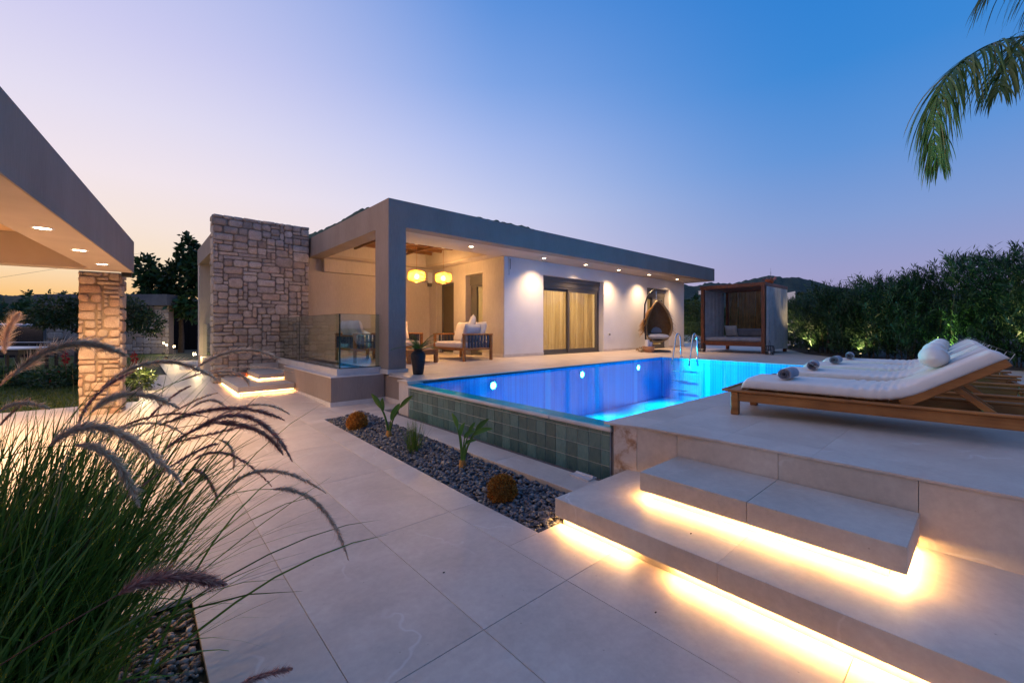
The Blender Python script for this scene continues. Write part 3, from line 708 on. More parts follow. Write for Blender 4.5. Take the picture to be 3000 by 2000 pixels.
# column and its skirting
part('column', 'taupe', (RX, 6.705, dz(6.7)), (3.506, 7.225, 3.07))
mb = MB(); mb.box((3.155, 6.675, .55), (3.535, 7.25, .625)); mb.build('column_skirting', M['marble'], ho)
# roof beams
part('roof_beam', 'taupe', (RX, RY0, RZ0), (3.52, 16, RZ1))
part('roof_beam', 'taupe', (3.5205, RY0, RZ0 + .002), (16.0, 6.98, RZ1))
part('roof_beam', 'taupe', (15.72, 6.981, RZ0 + .002), (16.0, 16, RZ1))
part('soffit', 'soffit', (3.521, 6.981, RZ0 + .001), (15.719, 7.88, RZ0 + .06))
part('soffit', 'soffit', (6.23, 7.8805, RZ0 + .001), (15.719, 14, RZ0 + .06))
part('soffit', 'soffit', (3.521, 10.70, RZ0 + .001), (6.2295, 11.6, RZ0 + .06))
# recess of the porch ceiling
part('ceiling_recess', 'beige', (3.5215, 7.80, RZ0 + .0605), (6.3, 7.879, 3.44)); part('ceiling_recess', 'beige', (3.5215, 10.701, RZ0 + .0605), (6.3, 10.8, 3.44))
part('ceiling_recess', 'beige', (6.231, 7.8805, RZ0 + .0605), (6.32, 10.70, 3.44)); part('ceiling_recess', 'beige', (3.43, 7.8805, RZ0 + .0605), (3.5213, 10.70, 3.44))
for k in range(14):
    part('plank', 'darkwood', (3.522, 7.881 + k * .2015, 3.445), (6.2305, 7.881 + k * .2015 + .198, 3.465))
for k in range(5): part('rafter', 'darkwood', (3.522, 8.3 + k * .52, 3.375), (6.2305, 8.36 + k * .52, 3.444))
for k in range(3): part('cross_beam', 'darkwood', (4.15 + k * .68, 7.881, 3.33), (4.20 + k * .68, 10.70, 3.3745))
part('roof', 'taupe', (3.3, 6.9, 3.466), (15.9, 16, 3.50))
WY = 7.75
def wall_x(name, m, segs, y0, y1): 
    for (x0, z0, x1, z1) in segs: part(name, m, (x0, y0, z0), (x1, y1, z1))
# pool facade with two openings
o1 = (8.006, 10.634, 2.735); o2 = (13.105, 14.606, 2.735); FZ = .60
wall_x('front_wall', 'white', [(6.655, .5, 8.006, 3.068), (8.0065, 2.735, 10.6335, 3.067), (10.634, .5, 13.105, 3.068), (13.1055, 2.735, 14.6055, 3.067), (14.606, .5, 15.76, 3.068)], WY, 8.0)
for (a, b) in ((6.64, 8.006), (10.634, 13.105), (14.606, 15.775)): part('skirting', 'marble', (a, WY - .015, .60), (b, WY - .0008, .69))
part('end_wall', 'white', (15.5, 8.0005, .5), (15.76, 16, 3.068))
# porch side wall facing the court, with entry door and window opening
def wall_y(name, m, segs, x0, x1):
    for (y0, z0, y1, z1) in segs: part(name, m, (x0, y0, z0), (x1, y1, z1))
wall_y('porch_wall', 'beige', [(7.752, .5, 8.59, 3.067), (8.5905, 2.75, 9.3395, 3.066), (9.34, .5, 9.90, 3.067), (9.9005, 2.62, 10.8195, 3.066), (10.82, .5, 11.2, 3.067)], 6.64, 6.90)
for a, b in ((7.752, 8.59), (9.34, 9.9), (10.82, 11.19)): part('skirting', 'marble', (6.625, a, .62), (6.6392, b, .70))
# porch back wall with the deep lintel
part('porch_back_wall', 'beige', (3.19, 11.2, .5), (6.9, 11.45, 3.067))
part('lintel', 'beige', (3.53, 11.02, 2.745), (6.638, 11.1995, 3.067))
part('skirting', 'marble', (3.3, 11.186, .62), (6.62, 11.1992, .70))
# ---- sliding doors
def sliding(x0, x1, zt, y, lab, split, rooms=True):
    dr = empty('sliding_door', (0, 0, 0)); dr.parent = ho; dr.name = 'sliding_door'
    P = lambda n, m, a, b, r=0: part(n, m, a, b, dr, r)
    P('shutter_box', 'alu', (x0 + .001, y - .05, zt - .125), (x1 - .001, y + .1, zt - .001), .004); P('shutter_box', 'alu', (x0 + .001, y - .02, zt - .255), (x1 - .001, y + .1, zt - .1255), .004)
    z1 = zt - .256; zb = FZ + .04
    P('frame', 'alu', (x0 + .001, y, zb), (x0 + .06, y + .12, z1)); P('frame', 'alu', (x1 - .06, y, zb), (x1 - .001, y + .12, z1)); P('frame', 'alu', (x0 + .0605, y, z1 - .05), (x1 - .0605, y + .12, z1)); P('threshold', 'alu', (x0 + .001, y - .03, FZ), (x1 - .001, y + .12, zb - .0005), .003)
    zz0, zz1 = zb + .0005, z1 - .0505
    for (a, b, yy) in ((x0 + .061, split + .04, y + .065), (split - .04, x1 - .061, y + .015)):
        w = .075
        P('sash', 'alu', (a, yy, zz0), (a + w, yy + .035, zz1)); P('sash', 'alu', (b - w, yy, zz0), (b, yy + .035, zz1)); P('sash', 'alu', (a + w + .0005, yy, zz1 - .07), (b - w - .0005, yy + .035, zz1)); P('sash', 'alu', (a + w + .0005, yy, zz0), (b - w - .0005, yy + .035, zz0 + .10))
        MB().add([(a + w, yy + .017, zz0 + .1), (b - w, yy + .017, zz0 + .1), (b - w, yy + .017, zz1 - .07), (a + w, yy + .017, zz1 - .07)], [(0, 1, 2, 3)]).build('pane', M['pane'], dr)
    return dr
m, t, p, o = mat('sheer_curtain'); v = coords(t, (60, 60, .6), False); c = cramp(t, noise_tex(t, v, 1.0, 4), [(.32, (.36, .25, .12)), (.68, (.80, .66, .42))])
t.links.new(c, p.inputs['Base Color']); p.inputs['Roughness'].default_value = .9; tl = N(t, 'ShaderNodeBsdfTranslucent'); t.links.new(c, tl.inputs[0]); trn = N(t, 'ShaderNodeBsdfTransparent')
mi = N(t, 'ShaderNodeMixShader'); mi.inputs[0].default_value = .6; t.links.new(p.outputs[0], mi.inputs[1]); t.links.new(tl.outputs[0], mi.inputs[2])
mi2 = N(t, 'ShaderNodeMixShader'); mi2.inputs[0].default_value = .22; t.links.new(mi.outputs[0], mi2.inputs[1]); t.links.new(trn.outputs[0], mi2.inputs[2]); t.links.new(mi2.outputs[0], o.inputs[0]); M['sheer'] = m
def curtain(name, m, org, ax, W, z0, z1, seed, lab, amp=.055, parent=None, freq=9):
    ax = Vector(ax); nrm = Vector((-ax.y, ax.x, 0)); org = Vector(org); r = random.Random(seed); ph = [r.uniform(0, 6) for _ in range(4)]
    def fn(a, b):
        s = a * W; w = math.sin(s * freq * 6.28 / 1.0 * .9 + ph[0] + 1.3 * math.sin(s * 4 + ph[1])) * .7 + math.sin(s * freq * 3.1 + ph[2] + math.sin(s * 7)) * .5
        return org + ax * s + nrm * amp * w * (.6 + .4 * (1 - b)) + Vector((0, 0, z0 + (z1 - z0) * b))
    mb = MB(); mb.grid(fn, int(W * 90), 6); o = mb.build(name, M[m], parent)
    if lab: tag(o, lab, 'curtain')
    return o
sliding(o1[0], o1[1], o1[2], 7.93, 'large', 9.25); sliding(o2[0], o2[1], o2[2], 7.93, 'small', 13.8)
curtain('curtain', 'sheer', (8.02, 8.17, 0), (1, 0, 0), 1.2, .65, 2.7, 1, 'sheer curtain behind the left leaf of the wide sliding door')
curtain('curtain', 'sheer', (9.25, 8.17, 0), (1, 0, 0), 1.4, .65, 2.7, 2, 'sheer curtain behind the right leaf of the wide sliding door')
curtain('curtain', 'sheer', (13.12, 8.17, 0), (1, 0, 0), 1.5, .65, 2.7, 3, 'sheer curtain behind the sliding door at the hanging chair')
# porch window (tall) and entry door
pw = empty('window'); pw.parent = ho
for (a, b) in (((6.80, 8.591, 2.49), (6.9, 9.339, 2.749)), ((6.82, 8.591, .62), (6.9, 8.64, 2.489)), ((6.82, 9.29, .62), (6.9, 9.339, 2.489)), ((6.82, 8.6405, 2.43), (6.9, 9.2895, 2.489)), ((6.82, 8.6405, .62), (6.9, 9.2895, .70)), ((6.83, 9.08, .701), (6.88, 9.2895, 2.429))): part('frame', 'alu', a, b, pw)
MB().add([(6.86, 8.64, .7), (6.86, 9.29, .7), (6.86, 9.29, 2.43), (6.86, 8.64, 2.43)], [(0, 1, 2, 3)]).build('pane', M['pane'], pw)
curtain('curtain', 'sheer', (7.0, 8.55, 0), (0, 1, 0), .8, .65, 2.6, 5, 'sheer curtain behind the tall porch window')
ed = empty('entry_door'); ed.parent = ho
part('frame', 'alu', (6.84, 9.901, .62), (6.92, 9.96, 2.619), ed); part('frame', 'alu', (6.84, 10.76, .62), (6.92, 10.819, 2.619), ed); part('frame', 'alu', (6.84, 9.9605, 2.56), (6.92, 10.7595, 2.619), ed)
M['doorp'] = simple('dark_door', (.10, .075, .045), .5); part('door_leaf', 'doorp', (6.86, 9.9605, .63), (6.91, 10.7595, 2.5595), ed); part('door_panel', 'doorp', (6.852, 10.06, .75), (6.8599, 10.66, 2.45), ed)
mb = MB(); mb.tube([(6.83, 10.02, 1.55), (6.80, 10.02, 1.55), (6.80, 10.02, 1.05), (6.83, 10.02, 1.05)], .012, 8); mb.build('handle', M['steel'], ed)
# rooms behind the glass
M['room'] = simple('room_paint', (.6, .52, .4), .9)
part('room_floor', 'tile', (6.9005, 8.0005, .55), (15.4995, 11.19, .6)); part('room_back_wall', 'room', (6.9005, 11.2, .5), (15.4995, 11.3, 3.067))
part('partition', 'room', (11.6, 8.0005, .601), (11.7, 11.19, 3.067)); part('rear_wall', 'beige', (3.2, 15.9, 0), (15.76, 15.99, 3.067))
for (x, y, e, lab) in ((9.3, 9.6, 170, 'ceiling lamp in the lit room behind the wide sliding door'), (13.8, 9.8, 55, 'ceiling lamp in the room behind the hanging chair')):
    L = empty('ceiling_lamp', (x, y, 3.0), 0, lab, 'lamp'); MB().lathe([(.0, -.12), (.12, -.11), (.2, -.06), (.22, 0), (.2, .06)], 20).build('shade', M['lens'], L); point(L, (0, 0, -.25), e, (1, .72, .36), .1)
# small things on the facade
tg = empty('wall_socket', (10.905, WY - .001, 1.14), 0, 'dark outdoor socket low on the white wall between the doors', 'socket')
MB().rbox((-.04, -.025, -.04), (.04, 0, .04), .008).build('body', M['plastic'], tg); MB().rbox((-.028, -.04, -.035), (.028, -.0255, .03), .006).build('flap', M['black'], tg)
tg = empty('conduit', (6.80, WY - .001, 2.62), 0, 'short white cable conduit at the top corner of the white wall', 'cable conduit')
MB().tube([(0, -.012, 0), (0, -.012, .38), (-.03, -.02, .42)], .012, 6).build('pipe', M['plastic'], tg); MB().tube([(.04, -.01, .15), (.04, -.01, .40)], .006, 5).build('cable', M['black'], tg)
tg = empty('wall_siren', (6.63, 11.02, 2.62), 0, 'white wedge shaped siren in the inner corner of the porch', 'alarm siren')
MB().prism([(0, 0), (-.16, -.02), (-.13, .14), (0, .16)], .05, .36).build('housing', M['plastic'], tg); MB().prism([(-.02, 0), (-.13, 0), (-.11, .1), (-.02, .1)], -.05, .049).build('base', M['alu'], tg)

# ---- soffit downlights
def downlight(loc, lab, energy, grp, cone=78, parent_r=.045, aim=(0, 0, -1), col=WARMW):
    L = empty('downlight', loc, 0, lab, 'downlight', grp)
    MB().lathe([(parent_r, -.001), (parent_r + .014, -.006), (parent_r + .02, 0)], 20).build('trim_ring', M['plastic'], L)
    mb = MB(); mb.lathe([(0, -.003), (parent_r, -.003)], 20); mb.build('lens', M['lens'], L)
    spot(L, (0, 0, -.02), energy, cone, 1.0, aim, col, .03); return L
dls = [(5.365, 7.335), (7.60, 7.245), (9.24, 7.205), (10.81, 7.185), (12.52, 7.17), (14.40, 7.165)]
names = ['over the porch opening', 'above the bare white wall left of the wide sliding door', 'above the wide sliding door', 'above the wall right of the wide sliding door', 'above the wall left of the hanging chair', 'nearest the far end of the roof']
for (x, y), nm in zip(dls, names):
    y = y if x < 6 else 7.33
    downlight((x, y, RZ0 + .0005), 'round soffit downlight ' + nm, 190 if x > 6 else 110, 'downlights in the villa soffit', 124)

# ---- pendants
def pendant(loc, lab, cord):
    L = empty('pendant_lamp', loc, 0, lab, 'pendant lamp', 'woven pendant lamps of the porch')
    prof = [(.05, .15), (.13, .135), (.195, .105), (.207, .02), (.205, -.07), (.16, -.10), (.10, -.12), (.05, -.13)]
    mb = MB()
    for k in range(44):
        a = 2 * math.pi * k / 44; mb.tube([(r * math.cos(a), r * math.sin(a), z) for r, z in prof], .0035, 4, False)
    for (r, z) in prof: mb.tube([(r * math.cos(a), r * math.sin(a), z) for a in np.linspace(0, 2 * math.pi, 25)], .005, 4, False)
    mb.build('woven_shade', M['shadem'], L)
    mb = MB(); mb.lathe([(.045, .145), (.125, .13), (.19, .10), (.2, .02), (.198, -.068), (.155, -.098)], 24); mb.build('liner', M['liner'], L)
    MB().lathe([(0, .055), (.02, .05), (.034, .02), (.034, -.01), (.018, -.045), (0, -.055)][::-1], 14, smooth=True).build('bulb', M['bulb'], L)
    MB().tube([(0, 0, .05), (0, 0, cord)], .004, 6).build('cord', M['teak'], L)
    MB().lathe([(0, cord), (.05, cord), (.05, cord - .02), (0, cord - .03)], 14).build('ceiling_rose', M['plastic'], L)
    point(L, (0, 0, -.02), 240, (1, .55, .20), .06); return L
m, t, p, o = mat('glowing_straw'); p.inputs['Base Color'].default_value = (.55, .33, .08, 1); p.inputs['Roughness'].default_value = .8
tl = N(t, 'ShaderNodeBsdfTranslucent'); tl.inputs[0].default_value = (.75, .45, .10, 1); mi = N(t, 'ShaderNodeMixShader'); mi.inputs[0].default_value = .5; t.links.new(p.outputs[0], mi.inputs[1]); t.links.new(tl.outputs[0], mi.inputs[2]); t.links.new(mi.outputs[0], o.inputs[0]); M['shadem'] = m
m, t, p, o = mat('straw_paper_liner'); tl = N(t, 'ShaderNodeBsdfTranslucent'); tl.inputs[0].default_value = (.95, .48, .05, 1); tr = N(t, 'ShaderNodeBsdfTransparent')
mi = N(t, 'ShaderNodeMixShader'); mi.inputs[0].default_value = .55; t.links.new(tl.outputs[0], mi.inputs[1]); t.links.new(tr.outputs[0], mi.inputs[2]); t.links.new(mi.outputs[0], o.inputs[0]); M['liner'] = m
pendant((5.07, 9.15, 2.57), 'woven straw pendant lamp hanging nearer the white column', .80)
pendant((5.82, 9.14, 2.585), 'woven straw pendant lamp hanging nearer the porch doors', .785)

# ================================================================== stone wall beside the house steps
sw = empty('stone_wall', (0, 0, 0), label='tall free standing wall of rough dressed stone beside the house steps', cat='stone wall')
SX0, SX1, SY0, SY1, SH = 1.225, 3.14, 10.90, 11.30, 3.76
MB().box((SX0 + .012, SY0 + .012, -.02), (SX1 - .012, SY1, SH - .012)).build('mortar_core', M['mortar'], sw)
stones(sw, M['stone'], (SX0, SY0 + .012, .15), (1, 0, 0), (0, -1, 0), SX1 - SX0, SH - .15, .092, .078, 12, .036, .015)
stones(sw, M['stone'], (SX0 + .012, SY1, .15), (0, -1, 0), (-1, 0, 0), SY1 - SY0, SH - .15, .13, .12, 4, .02, .017, None)
# ================================================================== left wing of the villa
LX = 1.39
wg_ = empty('villa_wing', (0, 0, 0), label='taupe framed side porch of the villa beyond the stone wall', cat='building wing')
pt = lambda n, m, a, b: part(n, m, a, b, wg_)
pt('fascia', 'taupe', (LX, 11.31, 3.20), (LX + .3, 15.72, 3.66)); pt('fascia', 'taupe', (LX + .3005, 15.42, 3.20), (3.18, 15.72, 3.66)); pt('roof', 'taupe', (LX + .3005, 11.31, 3.5), (3.18, 15.4195, 3.64))
pt('soffit', 'soffit', (LX + .3005, 11.31, 3.22), (3.18, 15.4195, 3.26)); pt('column', 'beige', (LX + .01, 15.38, .1), (LX + .3, 15.70, 3.1995)); pt('back_wall', 'beige', (LX + .3005, 15.45, .1), (3.18, 15.69, 3.1995))
pt('side_wall', 'beige', (3.0, 11.31, .1), (3.18, 15.44, 3.1995)); pt('plinth', 'taupe', (LX - .02, 11.31, .05), (LX + .25, 15.379, .53)); pt('porch_floor', 'tile', (LX + .2505, 11.31, .4), (2.99, 15.44, .56))
MB().box((LX + .1, 11.35, .5301), (LX + .112, 15.37, 1.45)).build('glass_panel', M['railglass'], wg_)
L = empty('wall_lamp', (2.2, 13.5, 3.2), 0, 'recessed warm lamp in the ceiling of the side porch', 'lamp'); MB().lathe([(0, -.003), (.05, -.003), (.06, .0)], 14).build('lens', M['lens'], L); spot(L, (0, 0, -.05), 22, 140, 1, (0, 0, -1), WARMW)

# ================================================================== planter wall with glass railing and the house steps
pl = empty('planter_wall', (0, 0, 0), label='low taupe rendered wall carrying the glass railing', cat='low wall')
part('wall', 'taupe', (2.30, 6.87, .03), (3.19, 9.70, .535), pl); part('wall', 'taupe', (2.45, 9.7005, .2), (3.19, 10.86, .535), pl)
part('cap', 'marble', (2.297, 6.867, .5355), (3.192, 9.703, .552), pl); part('cap', 'marble', (2.45, 9.7035, .5355), (3.192, 10.88, .552), pl)
part('skirting', 'marble', (2.286, 6.856, -.02), (2.2992, 9.4, .15), pl); part('skirting', 'marble', (2.2995, 6.856, -.02), (3.19, 6.8692, .15), pl)
part('kerb', 'marble', (2.44, 7.00, .5525), (3.19, 7.13, .655), pl); part('kerb', 'marble', (2.44, 7.1305, .5525), (2.57, 10.80, .655), pl)
rl = empty('glass_railing', (0, 0, 0), label='frameless clear glass railing round the porch corner', cat='glass railing')
GX, GY = 2.50, 7.06
def gpane(a, b, nm='glass_panel'):
    mb = MB(); mb.box(a, b); return mb.build(nm, M['railglass'], rl)
gpane((GX, GY + .012, .656), (GX + .012, 9.35, 1.56)); gpane((GX, 9.362, .656), (GX + .012, 10.86, 1.56)); gpane((GX, GY, .656), (3.40, GY + .0115, 1.56))
MB().box((GX - .003, GY - .003, .656), (GX + .016, GY + .016, 1.561)).build('corner_joint', M['edgeglass'], rl)
MB().box((GX - .006, GY + .02, .6555), (GX + .018, 10.86, .668)).build('base_channel', M['black'], rl); MB().box((GX + .02, GY - .006, .6555), (3.18, GY + .018, .668)).build('base_channel', M['black'], rl)
MB().box((GX + .001, 9.351, .67), (GX + .011, 9.361, 1.559)).build('joint', M['edgeglass'], rl)
MB().box((GX + .0, GY + .012, 1.5602), (GX + .012, 10.86, 1.5635)).build('top_edge', M['edgeglass'], rl); MB().box((GX + .013, GY, 1.5602), (3.18, GY + .0115, 1.5635)).build('top_edge', M['edgeglass'], rl)

hs = empty('house_steps', (0, 0, 0), label='two glowing porcelain steps wrapping up to the porch beside the stone wall', cat='steps')
def hslab(x0, y0, x1, y1, z0, z1, name): MB().rbox((x0, y0, z0), (x1, y1, z1), .003).build(name, M['step'], hs)
hslab(1.36, 8.82, 2.28, 10.868, .172, .275, 'lower_slab'); hslab(1.84, 9.67, 2.44, 10.866, .310, .405, 'upper_slab')
MB().box((1.42, 8.88, 0), (2.28, 10.86, .1715)).build('lower_base', M['step'], hs); MB().box((1.90, 9.73, .2755), (2.44, 10.86, .3095)).build('upper_base', M['step'], hs)
MB().box((1.9, 10.80, .4055), (2.6, 10.866, .54)).build('landing_riser', M['step'], hs)
led(hs, (1.372, 8.832, .1695), (2.27, 8.85, .1715), 'led2'); led(hs, (1.372, 8.851, .1695), (1.39, 10.84, .1715), 'led2')
led(hs, (1.852, 9.682, .3075), (2.43, 9.70, .3095), 'led2'); led(hs, (1.852, 9.701, .3075), (1.87, 10.84, .3095), 'led2')
bk = tag(MB().rbox((1.66, 10.72, .276), (1.835, 10.864, .36), .008).build('clay_brick', M['brick']), 'red clay brick lying on the house step against the stone wall', 'brick')

# ================================================================== pavilion on the left
pa = empty('pavilion', (-.014, 8.18, 0), R(-6), label='open pavilion with deep taupe fascia carried on a stone pillar', cat='pavilion')
def pp(n, m, a, b): return part(n, m, a, b, pa)
PZ0, PZ1 = 2.12, 2.565
pp('fascia', 'taupe', (-.012, -11, PZ0), (0, 0, PZ1)); pp('side_fascia', 'taupe', (-7, -.012, PZ0 + .001), (-.0125, 0, PZ1))
pp('edge_beam', 'soffit', (-.42, -11, PZ0 + .0005), (-.0125, -.0125, PZ0 + .35)); pp('far_beam', 'soffit', (-7, -.30, PZ0 + .0008), (-.4205, -.0125, PZ0 + .42)); pp('left_beam', 'soffit', (-7, -11, PZ0 + .0006), (-6.4, -.3005, PZ0 + .42))
pp('roof', 'taupe', (-7, -11, PZ0 + .43), (-.0128, -.0128, PZ1 - .003))
M['boards'] = wood('pale_ceiling_board', (.52, .34, .18), (.66, .46, .27), ax=0)
for k in range(30):
    pp('ceiling_board', 'boards', (-.4208 - 6, -.301 - (k + 1) * .135, PZ0 + .395), (-.4208, -.301 - k * .135 - .006, PZ0 + .412))
# stone pillar under the corner
CX0, CX1, CY = -1.0, -.37, -.93
pc = empty('stone_pillar', (0, 0, 0), label='square pillar of warm lit rough stone under the pavilion corner', cat='stone pillar'); pc.location = pa.location; pc.rotation_euler = pa.rotation_euler
def lp(u, v, D):   # world point in the pavilion's own axes
    P_ = at(u, v, D) - Vector((-.014, 8.18, 0)); c, s = math.cos(R(6)), math.sin(R(6)); return P_.x * c - P_.y * s, P_.x * s + P_.y * c
fr_ = lp(354.3, 1000, 6.1)
CXR = fr_[0]; CYF = fr_[1]; t0 = (226.6 - 1500) / 1239
dray = FWD + RGT * t0; c_, s_ = math.cos(R(6)), math.sin(R(6)); ddx, ddy = dray.x * c_ - dray.y * s_, dray.x * s_ + dray.y * c_
ox, oy = (.014) * c_ - (-8.18) * s_, (.014) * s_ + (-8.18) * c_
Dl = (CYF - oy) / ddy; CXL = ox + ddx * Dl
print('pillar', CXL, CXR, CYF)
CW = CXR - CXL; base = .07
MB().box((CXL + .012, CYF + .012, 0), (CXR - .012, CYF + .40, PZ0 - .0005)).build('mortar_core', M['mortar_pale'], pc)
stones(pc, M['stone_pale'], (CXL, CYF + .012, base), (1, 0, 0), (0, -1, 0), CW, PZ0 - base, CW / 7, .062, 21, .03, .022)
stones(pc, M['stone_pale'], (CXR - .012, CYF, base), (0, 1, 0), (1, 0, 0), .4, PZ0 - base, .1, .085, 22, .03, .022)
# pavilion downlights (world positions found on the soffit)
for (u, v, nm) in ((124.4, 668.4, 'nearest the camera'), (232.7, 732.7, 'in the middle'), (299.3, 773.7, 'nearest the stone pillar')):
    D_ = (PZ0 - 1.32) * 1239 / (962 - v); P_ = at(u, v, D_); downlight((P_.x, P_.y, PZ0), 'round downlight in the pavilion soffit ' + nm, 190, 'downlights in the pavilion soffit', 150, .05)
for (x, y, nm) in ((-2.2, -2.2, 'over the table end'), (-4.2, -2.2, 'at the far left')):  # added spots out of view; their bounce brightens ceiling and soffit
    q = pa.matrix_basis @ Vector((x, y, PZ0 + .39)); q = Vector((-.014 + x * c_ + y * s_, 8.18 - x * s_ + y * c_, PZ0 + .39)); downlight(tuple(q), 'unseen ceiling spot added to warm the pavilion soffit, ' + nm, 1000, 'unseen ceiling spots added in the pavilion', 150, .05)
bx_ = tag(MB().rbox((.0, -.10, 0), (.11, .0, .075), .006).build('speaker_box', M['black'], None, tuple(Vector(lp(357, 800, 6.15) + (0,)) * 0 + at(358, 812, 6.12)), (0, 0, R(-6))), 'small black box speaker fixed beside the stone pillar top', 'speaker')
# pavilion floor pad, in the shade at the far left, and a garden table
# ================================================================== sun loungers
def make_lounger():
    L = empty('sun_lounger', (0, 0, 0)); W = .70; LEN = 2.02
    q = lambda n, m, a, b, r=.004: MB().rbox(a, b, r).build(n, M[m], L)
    for (x, y) in ((0, .02), (W - .06, .02), (0, LEN - .12), (W - .06, LEN - .12)): q('leg', 'teak', (x, y, 0), (x + .06, y + .065, .205), .006)
    for x in (.008, W - .033): q('side_rail', 'teak', (x, .086, .125), (x + .025, LEN - .125, .205))
    for x in (-.015, W - .035): q('rail_cap', 'teak', (x, -.03, .2055), (x + .05, LEN - .02, .226), .006)
    for x in (.012, W - .036): q('rail_bead', 'teak', (x - (.012 if x < .1 else -.0), .09, .19), (x + .02, LEN - .13, .2052), .004)
    for k in range(9): q('slat', 'teakx', (.036, .0 + k * .125, .207), (W - .036, .095 + k * .125, .225))
    q('slat', 'teakx', (-.0, -.055, .2055), (W, -.031, .226)); q('end_rail', 'teakx', (.061, LEN - .10, .125), (W - .061, LEN - .07, .205))
    # raised back
    hy, hz, an = 1.16, .232, R(33.5)
    T = Matrix.Translation((0, hy, hz)) @ Matrix.Rotation(an, 4, 'X')
    for x in (.05, W - .085): MB().rbox((x, 0, -.045), (x + .035, .62, .022), .006, T).build('back_rail', M['teak'], L)
    for k in range(5): MB().rbox((.086, .03 + k * .125, -.002), (W - .086, .12 + k * .125, .018), .003, T).build('back_slat', M['teakx'], L)
    for x in (.10, W - .13):
        a = T @ Vector((x, .30, -.02)); b = Vector((x, 1.66, .17)); d = (b - a); Mx = Matrix.Translation(a) @ d.to_track_quat('Z', 'Y').to_matrix().to_4x4()
        MB().rbox((-.012, -.02, 0), (.012, .02, d.length), .003, Mx).build('prop_bar', M['teak'], L)
    MB().rbox((.13, 1.60, .165), (W - .13, 1.64, .2), .004).build('prop_rest', M['teakx'], L)
    MB().lathe([(0, .0), (.012, 0), (.01, .006), (0, .009)], 12, M=T @ Matrix.Translation((.05, .27, -.012)) @ Matrix.Rotation(R(-90), 4, 'Y')).build('bolt', M['steel'], L)
    # mattress follows the back
    def prof(s):   # centre line of the mattress underside
        R0 = .55; y0 = 1.16 - R0 * math.tan(an / 2)
        if s < y0 - .09: return (.09 + s, .228, 0.0)
        s2 = s - (y0 - .09)
        if s2 < R0 * an: a = s2 / R0; return (y0 + R0 * math.sin(a), .228 + R0 * (1 - math.cos(a)), a)
        s3 = s2 - R0 * an; return (y0 + R0 * math.sin(an) + s3 * math.cos(an), .228 + R0 * (1 - math.cos(an)) + s3 * math.sin(an), an)
    TOT = 1.70; Th = .105; sec = []
    nsec = 26
    def fn(a, b):
        s = b * TOT; y, z, al = prof(s); th = 2 * math.pi * a; cx, cz = math.cos(th), math.sin(th)
        e = 5.0; sx = abs(cx) ** (2 / e) * (1 if cx >= 0 else -1); sz = abs(cz) ** (2 / e) * (1 if cz >= 0 else -1)
        en = min(1, (min(s, TOT - s) / .05)) ** .45 if min(s, TOT - s) < .05 else 1
        bend = math.exp(-((s - .92) / .22) ** 2); fold = (math.sin(s * 95 + 2 * sx) * .0045 + noise.noise(Vector((sx * 3, s * 26, 1.0))) * .007) * bend + noise.noise(Vector((sx * 2, s * 3, 4))) * .003
        hw = (W / 2 - .035) * (.93 + .07 * en) + (abs(math.sin(s * 60)) * .005 * bend); hh = Th / 2 * en
        h = hh * (1 + sz) + (fold if sz > -.2 else 0)
        if abs(sx) > .8: h += fold * .4
        return Vector((W / 2 + sx * hw, y - math.sin(al) * h, z + math.cos(al) * h + .001))
    mb = MB(); mb.grid(fn, 44, 110, True, True)
    n0 = len(mb.v)
    for bcap in (0, 109): mb.f.append(tuple((i * 110 + bcap) for i in (range(44) if bcap else range(43, -1, -1)))); mb.sm.append(True)
    mb.build('mattress', M['canvas'], L)
    def rib(x, off, wd):   # piping line
        pts = [fn(x, k / 40) for k in range(2, 39)]; return pts
    # bolster tied with straps over the head end
    y, z, al = prof(1.40); c = Vector((W / 2, y - math.sin(al) * (Th + .075), z + math.cos(al) * (Th + .075)))
    def bf(a, b):
        x = (b * 2 - 1); r = .080 * max(0, 1 - abs(x) ** 3.2) ** .5; th = 2 * math.pi * a
        return c + Vector((x * .23, math.cos(th) * r * 1.08, math.sin(th) * r))
    MB().grid(bf, 28, 30, True, True).build('bolster', M['canvas'], L)
    for dx in (-.17, .17):
        pts = [c + Vector((dx, .04, .07))]
        for s in (1.50, 1.60, 1.68):
            y, z, al = prof(s); pts.append(Vector((W / 2 + dx, y - math.sin(al) * (Th + .012), z + math.cos(al) * (Th + .012))))
        y, z, al = prof(1.70); pts.append(Vector((W / 2 + dx, y + .03, z + .03))); pts.append(Vector((W / 2 + dx, y + .0, z - .03)))
        mb = MB()
        for k in range(len(pts) - 1):
            a, b = pts[k], pts[k + 1]; mb.add([a + Vector((-.016, 0, 0)), a + Vector((.016, 0, 0)), b + Vector((.016, 0, 0)), b + Vector((-.016, 0, 0))], [(0, 1, 2, 3)])
        mb.build('strap', M['canvas'], L)
    y, z, al = prof(1.22); Mx = Matrix.Translation((.0345, y, z + .035)) @ Matrix.Rotation(al, 4, 'X'); MB().box((-.002, 0, 0), (0, .07, .022), Mx).build('care_label', M['whitefab'], L)
    return L
lg0 = make_lounger(); LA = R(180 + 5.1)
